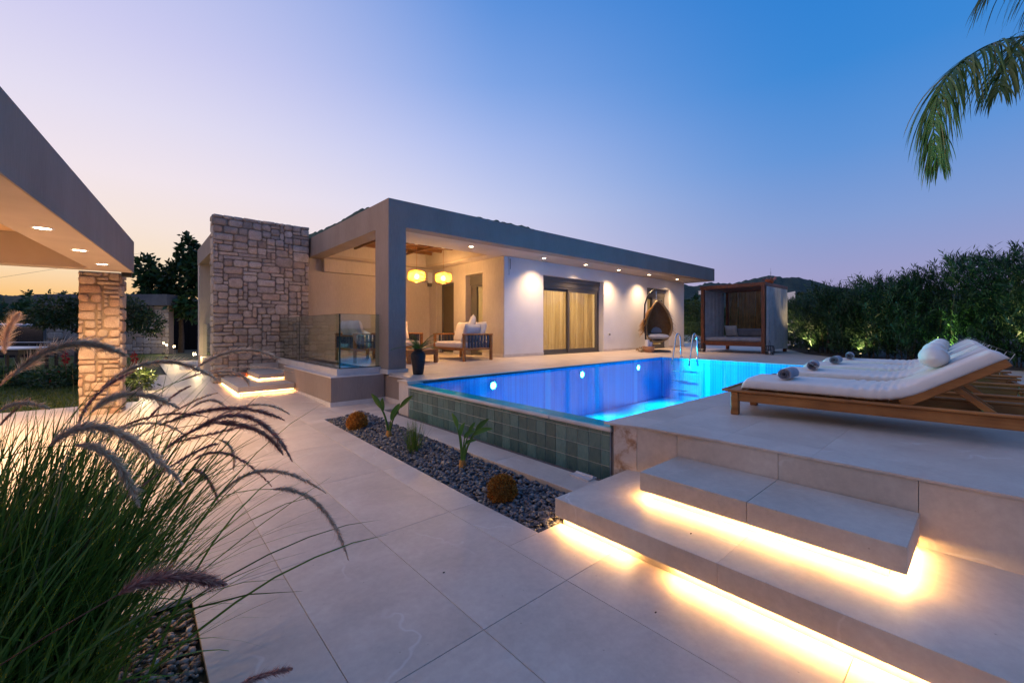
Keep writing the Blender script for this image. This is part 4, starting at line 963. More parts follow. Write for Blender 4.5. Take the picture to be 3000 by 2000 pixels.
# local +y must run away from the pool (towards the camera side)
spots = [(4.05, 1.575, 'cream sun lounger nearest the camera'), (5.22, 1.64, 'second sun lounger from the camera, beyond the nearest one'), (6.38, 1.68, 'third sun lounger from the camera, second from the hedge'), (7.52, 1.72, 'sun lounger farthest from the camera, next to the hedge')]
lgs = []
for i, (x, y, lab) in enumerate(spots):
    o = lg0 if i == 0 else copy_tree(lg0); lgs.append(o)
for o, (x, y, lab) in zip(lgs, spots):
    # mirrored width axis: rotate by 180+ and shift by the width
    o.rotation_euler = (0, 0, LA); w_ = Vector((math.cos(LA), math.sin(LA), 0)) * .70
    o.location = (x - w_.x, y - w_.y, ZT); tag(o, lab, 'sun lounger', 'teak sun loungers beside the pool')
def towel(name, loc, rz, mt, lab, L=.30, r=.058, group=None, upright=False, cat='towel'):
    def sp(k, n=60):
        th = k / n * 2 * math.pi * 3.6; rr = .010 + (r - .010) * (k / n); return rr * math.cos(th), rr * math.sin(th) * .94
    mb = MB(); n = 60; vs = []
    for (x0) in (0, L):
        for k in range(n + 1):
            a, b = sp(k); vs.append((x0 + .006 * math.sin(k * .5), a, b + r * .93))
    for k in range(n): pass
    mb.add(vs, [(k, k + 1, n + 2 + k, n + 1 + k) for k in range(n)], True)
    # thickness: an inner copy slightly smaller
    vs2 = [(x, a * .86, (b - r * .93) * .86 + r * .93) for (x, a, b) in vs]; mb.add(vs2, [(k, n + 1 + k, n + 2 + k, k + 1) for k in range(n)], True)
    for e in (0, n + 1):
        for k in range(n): mb.add([vs[e + k], vs[e + k + 1], vs2[e + k + 1], vs2[e + k]], [(0, 1, 2, 3)])
    o = mb.build(name, M[mt], None, loc, (0, R(-90) if upright else 0, rz)); return tag(o, lab, cat, group)
for i, ((x, y, lab), nm) in enumerate(zip(spots, ('on the nearest lounger', 'on the second lounger from the camera', 'on the third lounger from the camera', 'on the farthest lounger by the hedge'))):
    a = LA + math.pi; T_ = Matrix.Translation(lgs[i].location) @ Matrix.Rotation(LA, 4, 'Z'); q = T_ @ Vector((.60, .42, .331))
    towel('rolled_towel', q, LA + math.pi + R((-3, 5, -2, 4)[i]), 'towel', 'rolled grey towel lying ' + nm, .27 + .02 * (i % 2), .056, 'rolled towels on the loungers')

# ================================================================== pool ladder
ld = empty('pool_ladder', (0, 0, 0), label='pair of chrome grab rails at the far edge of the pool', cat='pool ladder')
for y in (5.52, 5.06):
    pts = []
    for k in range(25):
        f = k / 24
        if f < .42: g = f / .42; pts.append((10.56 + .20 * g, y, .36 + .70 * g))
        elif f < .68:
            a = math.pi * (1 - (f - .42) / .26) ; a0 = a; pts.append((10.88 + .12 * math.cos(a), y, 1.06 + .12 * math.sin(a)))
        else: g = (f - .68) / .32; pts.append((11.0 + .06 * g, y, 1.06 - .515 * g))
    MB().tube(pts, .021, 12).build('grab_rail', M['steel'], ld); MB().lathe([(.0, .02), (.045, .016), (.05, 0)], 16, (11.06, y, .541)).build('flange', M['steel'], ld)
for z in (.2, -.05, -.3): MB().rbox((10.52, 5.07, z), (10.6, 5.51, z + .025), .008).build('tread', M['steel'], ld)

# ================================================================== daybed with curtains
db = empty('daybed', (14.32, 4.50, dz(5)), 0, 'dark stained canopy daybed with grey curtains and bamboo back', 'daybed'); DW, DL, DH = 2.15, 1.95, 2.09
DP = lambda n, m, a, b, r=.006: MB().rbox(a, b, r).build(n, M[m], db)
for (x, y) in ((0, 0), (0, DL - .1), (DW - .1, 0), (DW - .1, DL - .1)): DP('post', 'mahog', (x, y, 0), (x + .1, y + .1, DH))
DP('top_beam', 'teak', (-.01, -.01, DH + .0005), (.1, DL + .01, DH + .10)) if False else DP('top_beam', 'mahog', (-.01, -.02, DH + .0005), (.11, DL + .02, DH + .11)); DP('top_beam', 'mahog', (DW - .11, -.02, DH + .0005), (DW + .01, DL + .02, DH + .11))
for y in (-.02, DL - .09): DP('top_beam', 'mahog', (.1105, y, DH + .001), (DW - .1105, y + .11, DH + .11))
for k in range(12): DP('roof_slat', 'mahog', (.1105, .10 + k * .145, DH + .03), (DW - .1105, .20 + k * .145, DH + .05))
for (a, b) in (((.02, .101, .22), (.07, DL - .101, .36)), ((DW - .07, .101, .22), (DW - .02, DL - .101, .36)), ((.101, .02, .22), (DW - .101, .07, .36)), ((.101, DL - .07, .22), (DW - .101, DL - .02, .36))): DP('bed_rail', 'mahog', a, b)
DP('mattress', 'greyfab', (.075, .08, .34), (DW - .12, DL - .08, .49), .05)
for k in range(15):
    pass
mb = MB(); rr = random.Random(3)
M['bamboo'] = wood('bamboo_canes', (.15, .075, .025), (.42, .25, .09), ax=2)
for k in range(62):
    y = .12 + k * (DL - .24) / 61 + rr.uniform(-.006, .006); mb.tube([(DW - .09, y, .36), (DW - .09 + rr.uniform(-.008, .008), y + rr.uniform(-.01, .01), 1.2), (DW - .09, y, DH)], rr.uniform(.010, .016), 5)
o = mb.build('bamboo_screen', M['bamboo'], db)
DP('back_cushion', 'greyfab', (DW - .36, .25, .491), (DW - .14, DL - .2, .78), .06)
curtain('curtain_side', 'curtain_out', (.08, -.035, 0), (1, 0, 0), DW - .2, .12, DH - .01, 8, None, .03, db, 7)
curtain('curtain_side', 'curtain_out', (.10, DL + .03, 0), (1, 0, 0), 1.9, .3, DH - .01, 9, None, .03, db, 7)
mb = MB(); mb.cushion((.42, .42, .16), Matrix.Translation((1.65, DL - .35, .69)) @ Matrix.Rotation(R(70), 4, 'Y'), seed=3); mb.build('cushion', M['linen'], db)
fl = empty('flower_pot', (14.9, 4.55 , dz(5) + DH + .111), 0, 'small pot of pink leaves standing on the daybed canopy', 'potted plant')
def leaf_cloud(name, m, parent, n, cen, rad, size, seed, flat=1.0, droop=.2, aspect=.35, mode='shell'):
    """n pointed leaves spread through an uneven clump"""
    rs = np.random.RandomState(seed); d = rs.normal(size=(n, 3)); d /= np.linalg.norm(d, axis=1)[:, None]
    rr_ = rs.uniform(.35, 1.0, n) ** (.6); bump_ = 1 + .28 * np.sin(d[:, 0] * 5 + seed) * np.cos(d[:, 1] * 4 + d[:, 2] * 5) + .12 * np.sin(d[:, 0] * 13 + d[:, 2] * 11)
    P = np.array(cen) + d * np.array(rad) * (rr_ * bump_)[:, None]
    dirv = d + rs.normal(scale=.6, size=(n, 3)); dirv[:, 2] = dirv[:, 2] * flat - droop; dirv /= np.linalg.norm(dirv, axis=1)[:, None]
    s = size * rs.uniform(.6, 1.25, n); side = np.cross(dirv, rs.normal(size=(n, 3))); side /= np.linalg.norm(side, axis=1)[:, None] + 1e-9; nn = np.cross(dirv, side)
    w = (s * aspect)[:, None]; L_ = s[:, None]
    V = np.stack([P, P + dirv * L_ * .45 + side * w * .5 + nn * L_ * .04, P + dirv * L_, P + dirv * L_ * .45 - side * w * .5 + nn * L_ * .04], 1).reshape(-1, 3)
    F = np.arange(4 * n).reshape(-1, 4); return raw_mesh(name, V, F, m if not isinstance(m, str) else M[m], parent)
MB().lathe([(.0, 0), (.10, 0), (.13, .12), (.12, .12), (.09, .02)], 14).build('pot', M['brick'], fl)
leaf_cloud('leaves', leafmat('pink_leaf', [(0, (.5, .12, .08)), (1, (.7, .35, .3))]), fl, 40, (0, 0, .13), (.22, .16, .05), .09, 3)
def lantern(loc, lab, h=.28, r=.12):
    L = empty('lantern', loc, 0, lab, 'lantern', 'black wire lanterns beside the daybed')
    mb = MB()
    for k in range(12):
        a = 2 * math.pi * k / 12; mb.tube([(r * .8 * math.cos(a), r * .8 * math.sin(a), 0), (r * math.cos(a), r * math.sin(a), h * .5), (r * .8 * math.cos(a), r * .8 * math.sin(a), h)], .009, 5)
    for z, q in ((0.005, .8), (h * .5, 1), (h, .8)): mb.tube([(r * q * math.cos(a), r * q * math.sin(a), z) for a in np.linspace(0, 6.283, 19)], .009, 5)
    mb.build('cage', M['black'], L); MB().tube([(-r * .7, 0, h), (-r * .5, 0, h + .1), (0, 0, h + .15), (r * .5, 0, h + .1), (r * .7, 0, h)], .005, 5).build('handle', M['black'], L)
    MB().lathe([(0, .0), (.04, 0), (.04, .10), (0, .10)], 14).build('candle', M['canvas'], L)
lantern((13.95, 6.25, dz(6.25) + .001), 'black wire lantern left of the daybed beside the ladder rails'); lantern((14.1, 4.30, ZT + .001), 'black wire lantern at the right front post of the daybed', .26, .13)

# ================================================================== hanging egg chair
ec = empty('hanging_chair', (12.55, 7.12, dz(7.1)), R(0), 'wicker egg chair with thatched hood hanging from a curved stand', 'hanging chair')
MB().lathe([(0, .035), (.45, .03), (.48, .0)], 28).build('base_disc', M['black'], ec)
pole = [(-.36, .1, .03), (-.40, .12, .5), (-.44, .14, 1.0), (-.40, .14, 1.5), (-.25, .11, 1.83), (-.05, .03, 1.98), (0.04, 0, 1.96)]
MB().tube(pole, [.03, .028, .026, .024, .022, .02, .018], 8).build('stand', M['black'], ec); MB().tube([(.04, 0, 1.96), (.02, -.02, 1.66)], .008, 6).build('chain', M['steel'], ec)
# face of the egg points at the camera side
fdir = Vector((-.72, -.69, 0)).normalized(); sdir = Vector((fdir.y, -fdir.x, 0)) * -1
EC = Vector((0.05, -.05, .86)); EH = .66
def outline(f):   # half width at height fraction 0..1 (teardrop)
    return .46 * math.sin(math.pi * f ** .78) ** .62 * (1 - .30 * f) if 0 < f < 1 else 0
def eggp(th, f, sc=1.0):   # th 0 at the opening edge (side), 90 deg at back
    w = outline(f) * sc; z = EC.z - EH * .85 + 1.32 * f
    return EC * 1 + Vector((0, 0, z - EC.z)) + sdir * (math.cos(th) * w) + fdir * (-math.sin(th) * w * .85 + .06 + .10 * math.sin(math.pi * f))
mb = MB()
for k in range(30):
    f = .03 + .94 * k / 29; mb.tube([eggp(math.pi * j / 14, f, 1 + .02 * math.sin(j * 3 + k)) for j in range(15)], .011, 4, False)
for j in range(25):
    th = math.pi * j / 24; mb.tube([eggp(th, .02 + .96 * k / 18) for k in range(19)], .010, 4, False)
mb.build('wicker_shell', M['weave'], ec)
MB().grid(lambda a, b: eggp(math.pi * a, .02 + .96 * b, .985), 20, 16).build('shell_weave', M['weave'], ec)
rim = [eggp(0, .01 + .98 * k / 22) for k in range(23)] + [eggp(math.pi, .99 - .98 * k / 22) for k in range(23)]
MB().tube(rim + [rim[0]], .034, 8, False).build('rim', M['wicker'], ec)
mb = MB(); rr = random.Random(8)
for k in range(700):
    f = rr.uniform(.30, .92); th = R(rr.choice([rr.uniform(-5, 60), rr.uniform(130, 190)])); P_ = eggp(th, f, 1.02); left = math.cos(th) < 0
    if not left and rr.random() < .72: continue
    out = (P_ - (EC + Vector((0, 0, P_.z - EC.z)))).normalized(); d = (out * .8 + Vector((0, 0, -1)) + Vector((rr.uniform(-.3, .3), rr.uniform(-.3, .3), 0))).normalized()
    Lh = rr.uniform(.16, .34); s = d.cross(out).normalized() * .016; mb.add([P_ - s, P_ + s, P_ + d * Lh + out * .04 + s * .3, P_ + d * Lh + out * .04 - s * .3], [(0, 1, 2, 3)])
mb.build('thatch', M['thatch'], ec)
mb = MB(); mb.cushion((.68, .52, .17), Matrix.Translation(EC + Vector((0, 0, -.39)) + fdir * -.08) @ Matrix.Rotation(math.atan2(sdir.y, sdir.x), 4, 'Z'), seed=1); mb.build('seat_cushion', M['canvas'], ec)
mb = MB(); mb.cushion((.46, .40, .16), Matrix.Translation(EC + Vector((0, 0, -.12)) + fdir * -.26) @ Matrix.Rotation(math.atan2(sdir.y, sdir.x), 4, 'Z') @ Matrix.Rotation(R(72), 4, 'X'), seed=2); mb.build('back_cushion', M['greyfab'], ec)
# towel basket
tb = empty('towel_basket', (11.93, 7.0, dz(7.0)), 0, 'round clay coloured basket standing by the hanging chair', 'basket'); M['basket'] = wood('peach_basket', (.45, .2, .09), (.6, .3, .15), ax=2)
MB().lathe([(0, .0), (.15, 0), (.19, .17), (.175, .17), (.14, .02)], 22).build('bowl', M['basket'], tb); MB().tube([(.183 * math.cos(a), .183 * math.sin(a), .17) for a in np.linspace(0, 6.283, 25)], .012, 6).build('rim', M['basket'], tb)
for (dx, dy, h, r_, nm) in ((-.08, 0.0, .36, .07, 'taller'), (.07, -.0, .29, .075, 'shorter')): 
    o = towel('rolled_towel', (11.93 + dx + r_ * .9, 7.0 + dy, dz(7) + .025), 0, 'whitefab', nm + ' rolled white towel standing in the basket', h, r_, 'white towels in the basket', True)
o = leaf_cloud('rope_coil', 'wicker', None, 50, (11.66, 7.12, dz(7.1) + .06), (.13, .1, .06), .09, 3); tag(o, 'small heap of dried palm straw beside the towel basket', 'straw')

# ================================================================== porch furniture
def armchair(name, W, Dp, lab, cat, group, weave_sides=True, cush=2):
    """seat faces +x; width along y. origin at the back/near corner"""
    L = empty(name, (0, 0, 0), 0, lab, cat, group); q = lambda n, m, a, b, r=.005: MB().rbox(a, b, r).build(n, M[m], L)
    for (x, y) in ((0, 0), (Dp - .06, 0), (0, W - .06), (Dp - .06, W - .06)): q('leg', 'teak', (x, y, 0), (x + .055, y + .055, .565))
    for y in (0, W - .06): q('arm_rest', 'teakx', (-.01, y - .005, .5655), (Dp + .005, y + .06, .60), .008); q('side_rail', 'teakx', (.0555, y + .01, .24), (Dp - .0605, y + .045, .29))
    q('front_rail', 'teak', (Dp - .05, .056, .23), (Dp - .015, W - .061, .29)); q('back_rail', 'teak', (.01, .056, .24), (.045, W - .061, .29)); q('top_rail', 'teak', (.01, .056, .53), (.045, W - .061, .564))
    n = max(6, int(W / .085)); mb = MB()
    for k in range(n): y = .08 + k * (W - .18) / (n - 1); mb.rbox((.018, y, .285), (.036, y + .035, .535), .004)
    for z in (.37, .45): mb.rbox((.014, .06, z), (.04, W - .065, z + .016), .004)
    mb.build('rope_back', M['rope'], L)
    for y in (.012, W - .05):
        mb = MB(); m_ = 7
        for k in range(m_): x = .09 + k * (Dp - .28) / (m_ - 1); mb.rbox((x, y, .285), (x + .045, y + .026, .567), .004)
        mb.rbox((.07, y - .004, .41), (Dp - .16, y + .03, .43), .004)
        mb.build('rope_side', M['rope'], L)
    q('seat_cushion', 'linen', (.05, .065, .275), (Dp + .0, W - .07, .415), .035)
    for k in range(cush):
        cw_ = (W - .16) / cush; mb = MB(); mb.cushion((cw_ * 1.02, .52, .19), Matrix.Translation((.19, .08 + cw_ * (k + .5), .62)) @ Matrix.Rotation(R(90), 4, 'Z') @ Matrix.Rotation(R(74), 4, 'X'), seed=k + int(W * 10), puff=.42); mb.build('back_cushion', M['linen'], L)
    return L
s1 = armchair('garden_sofa', 1.25, .80, 'teak sofa with rope sides nearest the white wall, facing the table', 'sofa', None); s1.location = (6.06, 7.46 + 1.25, .62 - .02); s1.rotation_euler = (0, 0, R(180)); s1['label'] = 'teak sofa with dark rope sides standing nearest the tall porch window'
s1.location.z = dz(7.46) 
mb = MB(); mb.cushion((.50, .46, .17), Matrix.Translation((.50, 1.25 - .17 , .60)) @ Matrix.Rotation(R(12), 4, 'Z') @ Matrix.Rotation(R(70), 4, 'X'), seed=9, puff=.42); cu = mb.build('side_cushion', M['linen'], s1)
mb = MB(); mb.cushion((.44, .44, .14), Matrix.Translation((.30, .85, .74)) @ Matrix.Rotation(R(40), 4, 'Z') @ Matrix.Rotation(R(80), 4, 'X') @ Matrix.Rotation(R(45), 4, 'Z'), seed=5, puff=.42); mb.build('corner_cushion', M['linen'], s1)
s2 = armchair('garden_armchair', .92, .78, 'teak armchair with its back to the lit cream wall of the porch', 'armchair', None, cush=1); s2.location = (5.12, 9.70, .62); s2.rotation_euler = (0, 0, R(-90)); s2.location = (4.20, 9.70, .62)
s3 = armchair('garden_loveseat', 1.10, .76, 'teak seat with dark rope back standing behind the glass railing', 'sofa', None); s3.location = (3.28, 8.45, .62)
mb = MB(); mb.cushion((.55, .5, .16), Matrix.Translation((.42, .72, .55)) @ Matrix.Rotation(R(20), 4, 'Z') @ Matrix.Rotation(R(22), 4, 'X'), seed=7, puff=.42); mb.build('loose_cushion', M['whitefab'], s3)
ct = empty('coffee_table', (4.02, 7.60, dz(7.6)), 0, 'low teak coffee table with tiled top in the porch', 'coffee table')
for (x, y) in ((0, 0), (.62, 0), (0, .62), (.62, .62)): MB().rbox((x, y, 0), (x + .07, y + .07, .25), .005).build('leg', M['teak'], ct)
for (a, b) in (((.0705, .01, .17), (.6195, .045, .25)), ((.0705, .645, .17), (.6195, .68, .25)), ((.01, .0705, .17), (.045, .6195, .25)), ((.645, .0705, .17), (.68, .6195, .25))): MB().rbox(a, b, .003).build('apron', M['teakx'], ct)
for k in range(7): MB().rbox((.0, k * .099, .2505), (.69, k * .099 + .093, .275), .003).build('slat', M['teakx'], ct)
tt = tag(MB().rbox((4.30, 7.75, dz(7.6) + .276), (4.66, 8.1, dz(7.6) + .30), .01).build('folded_cloth', M['linen']), 'folded pale cloth lying on the coffee table', 'cloth')
# ---- black vase with fern
vs_ = empty('vase', (3.52, 6.30, dz(6.3)), 0, 'tall matte black vase at the corner of the pool', 'vase')
MB().lathe([(0, 0), (.078, 0), (.085, .02), (.112, .22), (.122, .31), (.115, .35), (.085, .385), (.062, .395), (.066, .42), (.072, .43), (.058, .43), (.05, .39), (.0, .36)], 32).build('body', M['vase'], vs_)
def fern(parent, n, L, seed, loc=(0, 0, 0), m='fern', lw=.055, rise=1.0):
    r = random.Random(seed)
    for k in range(n):
        az = r.uniform(0, 6.283); el = r.uniform(.5, 1.15) * rise; LL = L * r.uniform(.7, 1.1); mb = MB(); pts = []; P_ = Vector(loc); d = Vector((math.cos(az) * math.cos(el), math.sin(az) * math.cos(el), math.sin(el)))
        for j in range(13): pts.append(P_.copy()); P_ = P_ + d * (LL / 12); d = (d + Vector((0, 0, -.10))).normalized()
        mb.tube(pts, .0025, 3, False)
        for j in range(2, 13):
            for q in range(2):
                t_ = (pts[min(j + 1, 12)] - pts[j - 1]).normalized(); s_ = t_.cross(Vector((0, 0, 1))).normalized(); base_ = pts[j - 1].lerp(pts[j], q / 2); l_ = lw * math.sin(math.pi * (j + q / 2) / 14) ** .6
                for sg in (-1, 1):
                    tip = base_ + s_ * sg * l_ + t_ * l_ * .35 + Vector((0, 0, -.006)); mb.add([base_ - t_ * .007, base_ + t_ * .007, tip], [(0, 1, 2)])
        mb.build('frond', M[m], parent)
fn_ = empty('fern', (3.52, 6.30, dz(6.3) + .37), 0, 'green fern spreading out of the black vase', 'fern'); fern(fn_, 20, .46, 4, (0, 0, 0), 'fern', .075, 1.1)
# ================================================================== planting bed plants
def blade_leaf(mb, pts, wmax, fold=.25, up=Vector((0, 0, 1))):
    n = len(pts); vs = []
    for i, p in enumerate(pts):
        t_ = (pts[min(i + 1, n - 1)] - pts[max(i - 1, 0)]).normalized(); s_ = t_.cross(up)
        if s_.length < .05: s_ = t_.cross(Vector((1, .3, 0)))
        s_.normalize(); nn = s_.cross(t_); w = wmax(i / (n - 1)); vs += [p - s_ * w + nn * w * fold, p, p + s_ * w + nn * w * fold]
    fs = []
    for i in range(n - 1): b = i * 3; fs += [(b, b + 1, b + 4, b + 3), (b + 1, b + 2, b + 5, b + 4)]
    mb.add(vs, fs, True)
def strelitzia(loc, leaves, lab):
    S = empty('bird_of_paradise', loc, 0, lab, 'plant', 'bird of paradise plants in the pebble bed')
    mb = MB()
    for (dx, dy, dzz, wl, L, lean) in leaves:
        tip = Vector((dx, dy, dzz)); mid = tip * .55 + Vector((0, 0, dzz * .05)); pts = [Vector((dx * .02, dy * .02, -.02))]
        for k in range(1, 9): f = k / 8; pts.append(Vector((0, 0, 0)).lerp(tip, f) + Vector((0, 0, math.sin(f * math.pi) * .03)) + Vector((dx, dy, 0)) * (f * f - f) * .6)
        m2 = MB(); m2.tube(pts, [.015, .014, .012, .010, .009, .008, .007, .006, .005], 6); m2.build('stalk', M['strel'], S)
        d = (pts[-1] - pts[-2]).normalized(); side = Vector((dx, dy, 0)).normalized() if abs(dx) + abs(dy) > .01 else Vector((1, 0, 0)); P_ = pts[-1]; lp_ = []
        for k in range(10): lp_.append(P_.copy()); d = (d + side * lean * .11 + Vector((0, 0, -lean * .03))).normalized(); P_ = P_ + d * (L / 9)
        m3 = MB(); blade_leaf(m3, lp_, lambda f: wl * (math.sin(math.pi * min(1, f * .97 + .03)) ** .7) * (1 - .25 * f), .55, Vector((side.y, -side.x, .2))); m3.build('leaf', M['strel'], S)
    MB().tube([(0, 0, -.05), (.0, 0, .03), (0, 0, .10)], [.045, .04, .026], 9).build('crown_base', M['basedry'], S)
M['basedry'] = mottled('dry_leaf_sheath', (.30, .12, .03), (.45, .24, .06), 20, .8, .3)
def og(u, v, dzv=0.0):   # ground point under a pixel, on the sloping court
    D_ = 3.0
    for _ in range(30): P_ = at(u, 962, D_); D_ = (1.32 - gz(P_.y) - dzv) * 1239 / (v - 962)
    return at(u, 962, D_) + Vector((0, 0, 0))
a_ = og(1355, 1372); b_ = og(1139, 1280)
strelitzia((a_.x, a_.y, gz(a_.y) - .02), [(-.035, .03, .40, .024, .15, .25), (-.015, .01, .33, .022, .13, -.9), (.015, -.01, .30, .022, .13, 1.8), (.10, -.07, .37, .026, .17, .55), (.085, -.07, .33, .026, .19, 1.7), (.05, -.03, .35, .02, .12, .4), (.02, -.015, .24, .018, .12, 2.4)], 'larger bird of paradise plant with six upright leaves in the pebbles')
strelitzia((b_.x, b_.y, gz(b_.y) - .02), [(-.075, .05, .36, .036, .21, .15), (-.05, .04, .33, .03, .16, -.6), (.025, -.01, .22, .042, .22, .3), (.10, -.08, .36, .030, .22, .35)], 'smaller bird of paradise plant with three leaves near the far end of the bed')
def dryball(loc, r, lab, seed):
    S = empty('dried_ball_shrub', loc, 0, lab, 'shrub', 'clipped ball shrubs in the pebble bed'); rs = np.random.RandomState(seed); n = 5200
    d = rs.normal(size=(n, 3)); d /= np.linalg.norm(d, axis=1)[:, None]; d[:, 2] = np.where(d[:, 2] < -.75, -d[:, 2], d[:, 2]); rr_ = r * (1 + .07 * np.sin(d[:, 0] * 7 + seed) * np.sin(d[:, 1] * 9 + d[:, 2] * 7)) * rs.uniform(.80, 1.05, n)
    c = np.array([0, 0, r * .82]); P = c + d * rr_[:, None]; dv_ = d + rs.normal(scale=.55, size=(n, 3)); dv_ /= np.linalg.norm(dv_, axis=1)[:, None]; s = rs.normal(size=(n, 3)); s -= (s * dv_).sum(1)[:, None] * dv_; s /= np.linalg.norm(s, axis=1)[:, None]
    L_ = rs.uniform(.012, .024, n)[:, None]; V = np.stack([P - s * .0028, P + s * .0028, P + dv_ * L_ + s * .002, P + dv_ * L_ - s * .002], 1).reshape(-1, 3); raw_mesh('foliage', V, np.arange(4 * n).reshape(-1, 4), M['dryball'], S)
    mb = MB(); mb.lathe([(0.001, -r * .75), (r * .6, -r * .5), (r * .80, 0), (r * .6, r * .55), (0.001, r * .78)], 16, (0, 0, r * .82)); mb.build('twigs', M['basedry'], S)
c_ = og(1471, 1458); d_ = og(1046, 1252)
dryball((c_.x, c_.y, gz(c_.y) - .025), .105, 'large rusty brown ball shrub at the near end of the pebbles', 1); dryball((d_.x, d_.y, gz(d_.y) - .03), .118, 'smaller looking rusty ball shrub at the far end of the pebbles', 2)
def tuft(name, loc, n, h, spread, m, lab, cat, seed, wid=.0022, group=None, lean=(0, 0)):
    S = empty(name, loc, 0, lab, cat, group); mb = MB(); r = random.Random(seed)
    for k in range(n):
        az = r.uniform(0, 6.283); el = math.pi / 2 - abs(r.gauss(0, spread)); LL = h * r.uniform(.55, 1.1); P_ = Vector((r.gauss(0, .03), r.gauss(0, .03), 0)); d = Vector((math.cos(az) * math.cos(el) + lean[0], math.sin(az) * math.cos(el) + lean[1], math.sin(el))).normalized(); pts = []
        dr = r.uniform(.0, .09)
        for j in range(7): pts.append(P_.copy()); P_ = P_ + d * LL / 6; d = (d + Vector((0, 0, -dr))).normalized()
        blade_leaf(mb, pts, lambda f: wid * (1 - f) ** .6 + .0002, .2)
    tag(mb.build('blades', M[m], S), kind='stuff'); return S
e_ = og(1213, 1322); tuft('grass_tuft', (e_.x, e_.y, gz(e_.y) - .03), 170, .38, .42, 'grassblade', 'thin spiky grass tuft between the two bird of paradise plants', 'grass', 5)

# ================================================================== fountain grass in the foreground
fg = empty('fountain_grass', (-.34, 2.05, -.03), 0, 'big clump of purple fountain grass arching over the paving in the foreground', 'ornamental grass')
def grass_blades(parent, bases, n, seed, lean, wlo=.0022, whi=.0062, llo=.5, lhi=1.15):
    rs = np.random.RandomState(seed); NS = 9; k = n
    b = np.array(bases)[rs.randint(0, len(bases), k)] + np.stack([rs.normal(0, .10, k), rs.normal(0, .10, k), np.zeros(k)], 1)
    az = rs.uniform(0, 2 * np.pi, k); el = np.pi / 2 - np.abs(rs.normal(0, .36, k)); L = rs.uniform(llo, lhi, k)
    d = np.stack([np.cos(az) * np.cos(el), np.sin(az) * np.cos(el), np.sin(el)], 1) + np.array(lean) * rs.uniform(.2, 1.1, k)[:, None]; d /= np.linalg.norm(d, axis=1)[:, None]
    dr = rs.uniform(.03, .13, k)[:, None] * np.array([[0, 0, -1.0]]); P = b.copy(); pts = [P]; ds = [d]
    for j in range(NS - 1):
        P = P + d * (L / (NS - 1))[:, None]; d = d + dr * (1 + j * .12) + rs.normal(0, .012, (k, 3)); d /= np.linalg.norm(d, axis=1)[:, None]; pts.append(P); ds.append(d)
    pts = np.array(pts); ds = np.array(ds); up = rs.normal(size=(k, 3)) * .5 + np.array([0, 0, 1.0]); wid = rs.uniform(wlo, whi, k)
    V = np.zeros((k, NS, 2, 3))
    for j in range(NS):
        s = np.cross(ds[j], up); s /= np.linalg.norm(s, axis=1)[:, None] + 1e-9; f = j / (NS - 1); w = (wid * (.6 + .4 * min(1, f * 4)) * (1 - f) ** .5 + .0002)[:, None]; V[:, j, 0] = pts[j] - s * w; V[:, j, 1] = pts[j] + s * w
    V = V.reshape(-1, 3); idx = np.arange(k)[:, None, None] * (NS * 2); j = np.arange(NS - 1)[None, :, None] * 2; F = (idx + j + np.array([0, 1, 3, 2])[None, None, :]).reshape(-1, 4)
    o = raw_mesh('blades', V, F, M['grassblade'], parent, True); tag(o, kind='stuff'); return o
grass_blades(fg, [(0, 0, 0), (-.22, .10, 0), (.06, .02, 0), (-.22, -.12, 0), (-.05, .30, 0), (-.42, -.05, 0)], 2700, 3, (.27, .10, .14))
grass_blades(fg, [(0, 0, 0), (.0, .20, 0), (-.1, .05, 0), (.05, .30, 0)], 150, 8, (.62, .02, .25), .0035, .0065, .8, 1.3)
fgi = fg.matrix_basis.copy(); FG = Vector(fg.location)
def bez(a, b, c, n):   # smooth curve through three points
    out = []
    for i in range(n):
        f = i / (n - 1); q0 = a.lerp(b * 2 - (a + c) * .5, f); q1 = (b * 2 - (a + c) * .5).lerp(c, f); out.append(q0.lerp(q1, f))
    return out
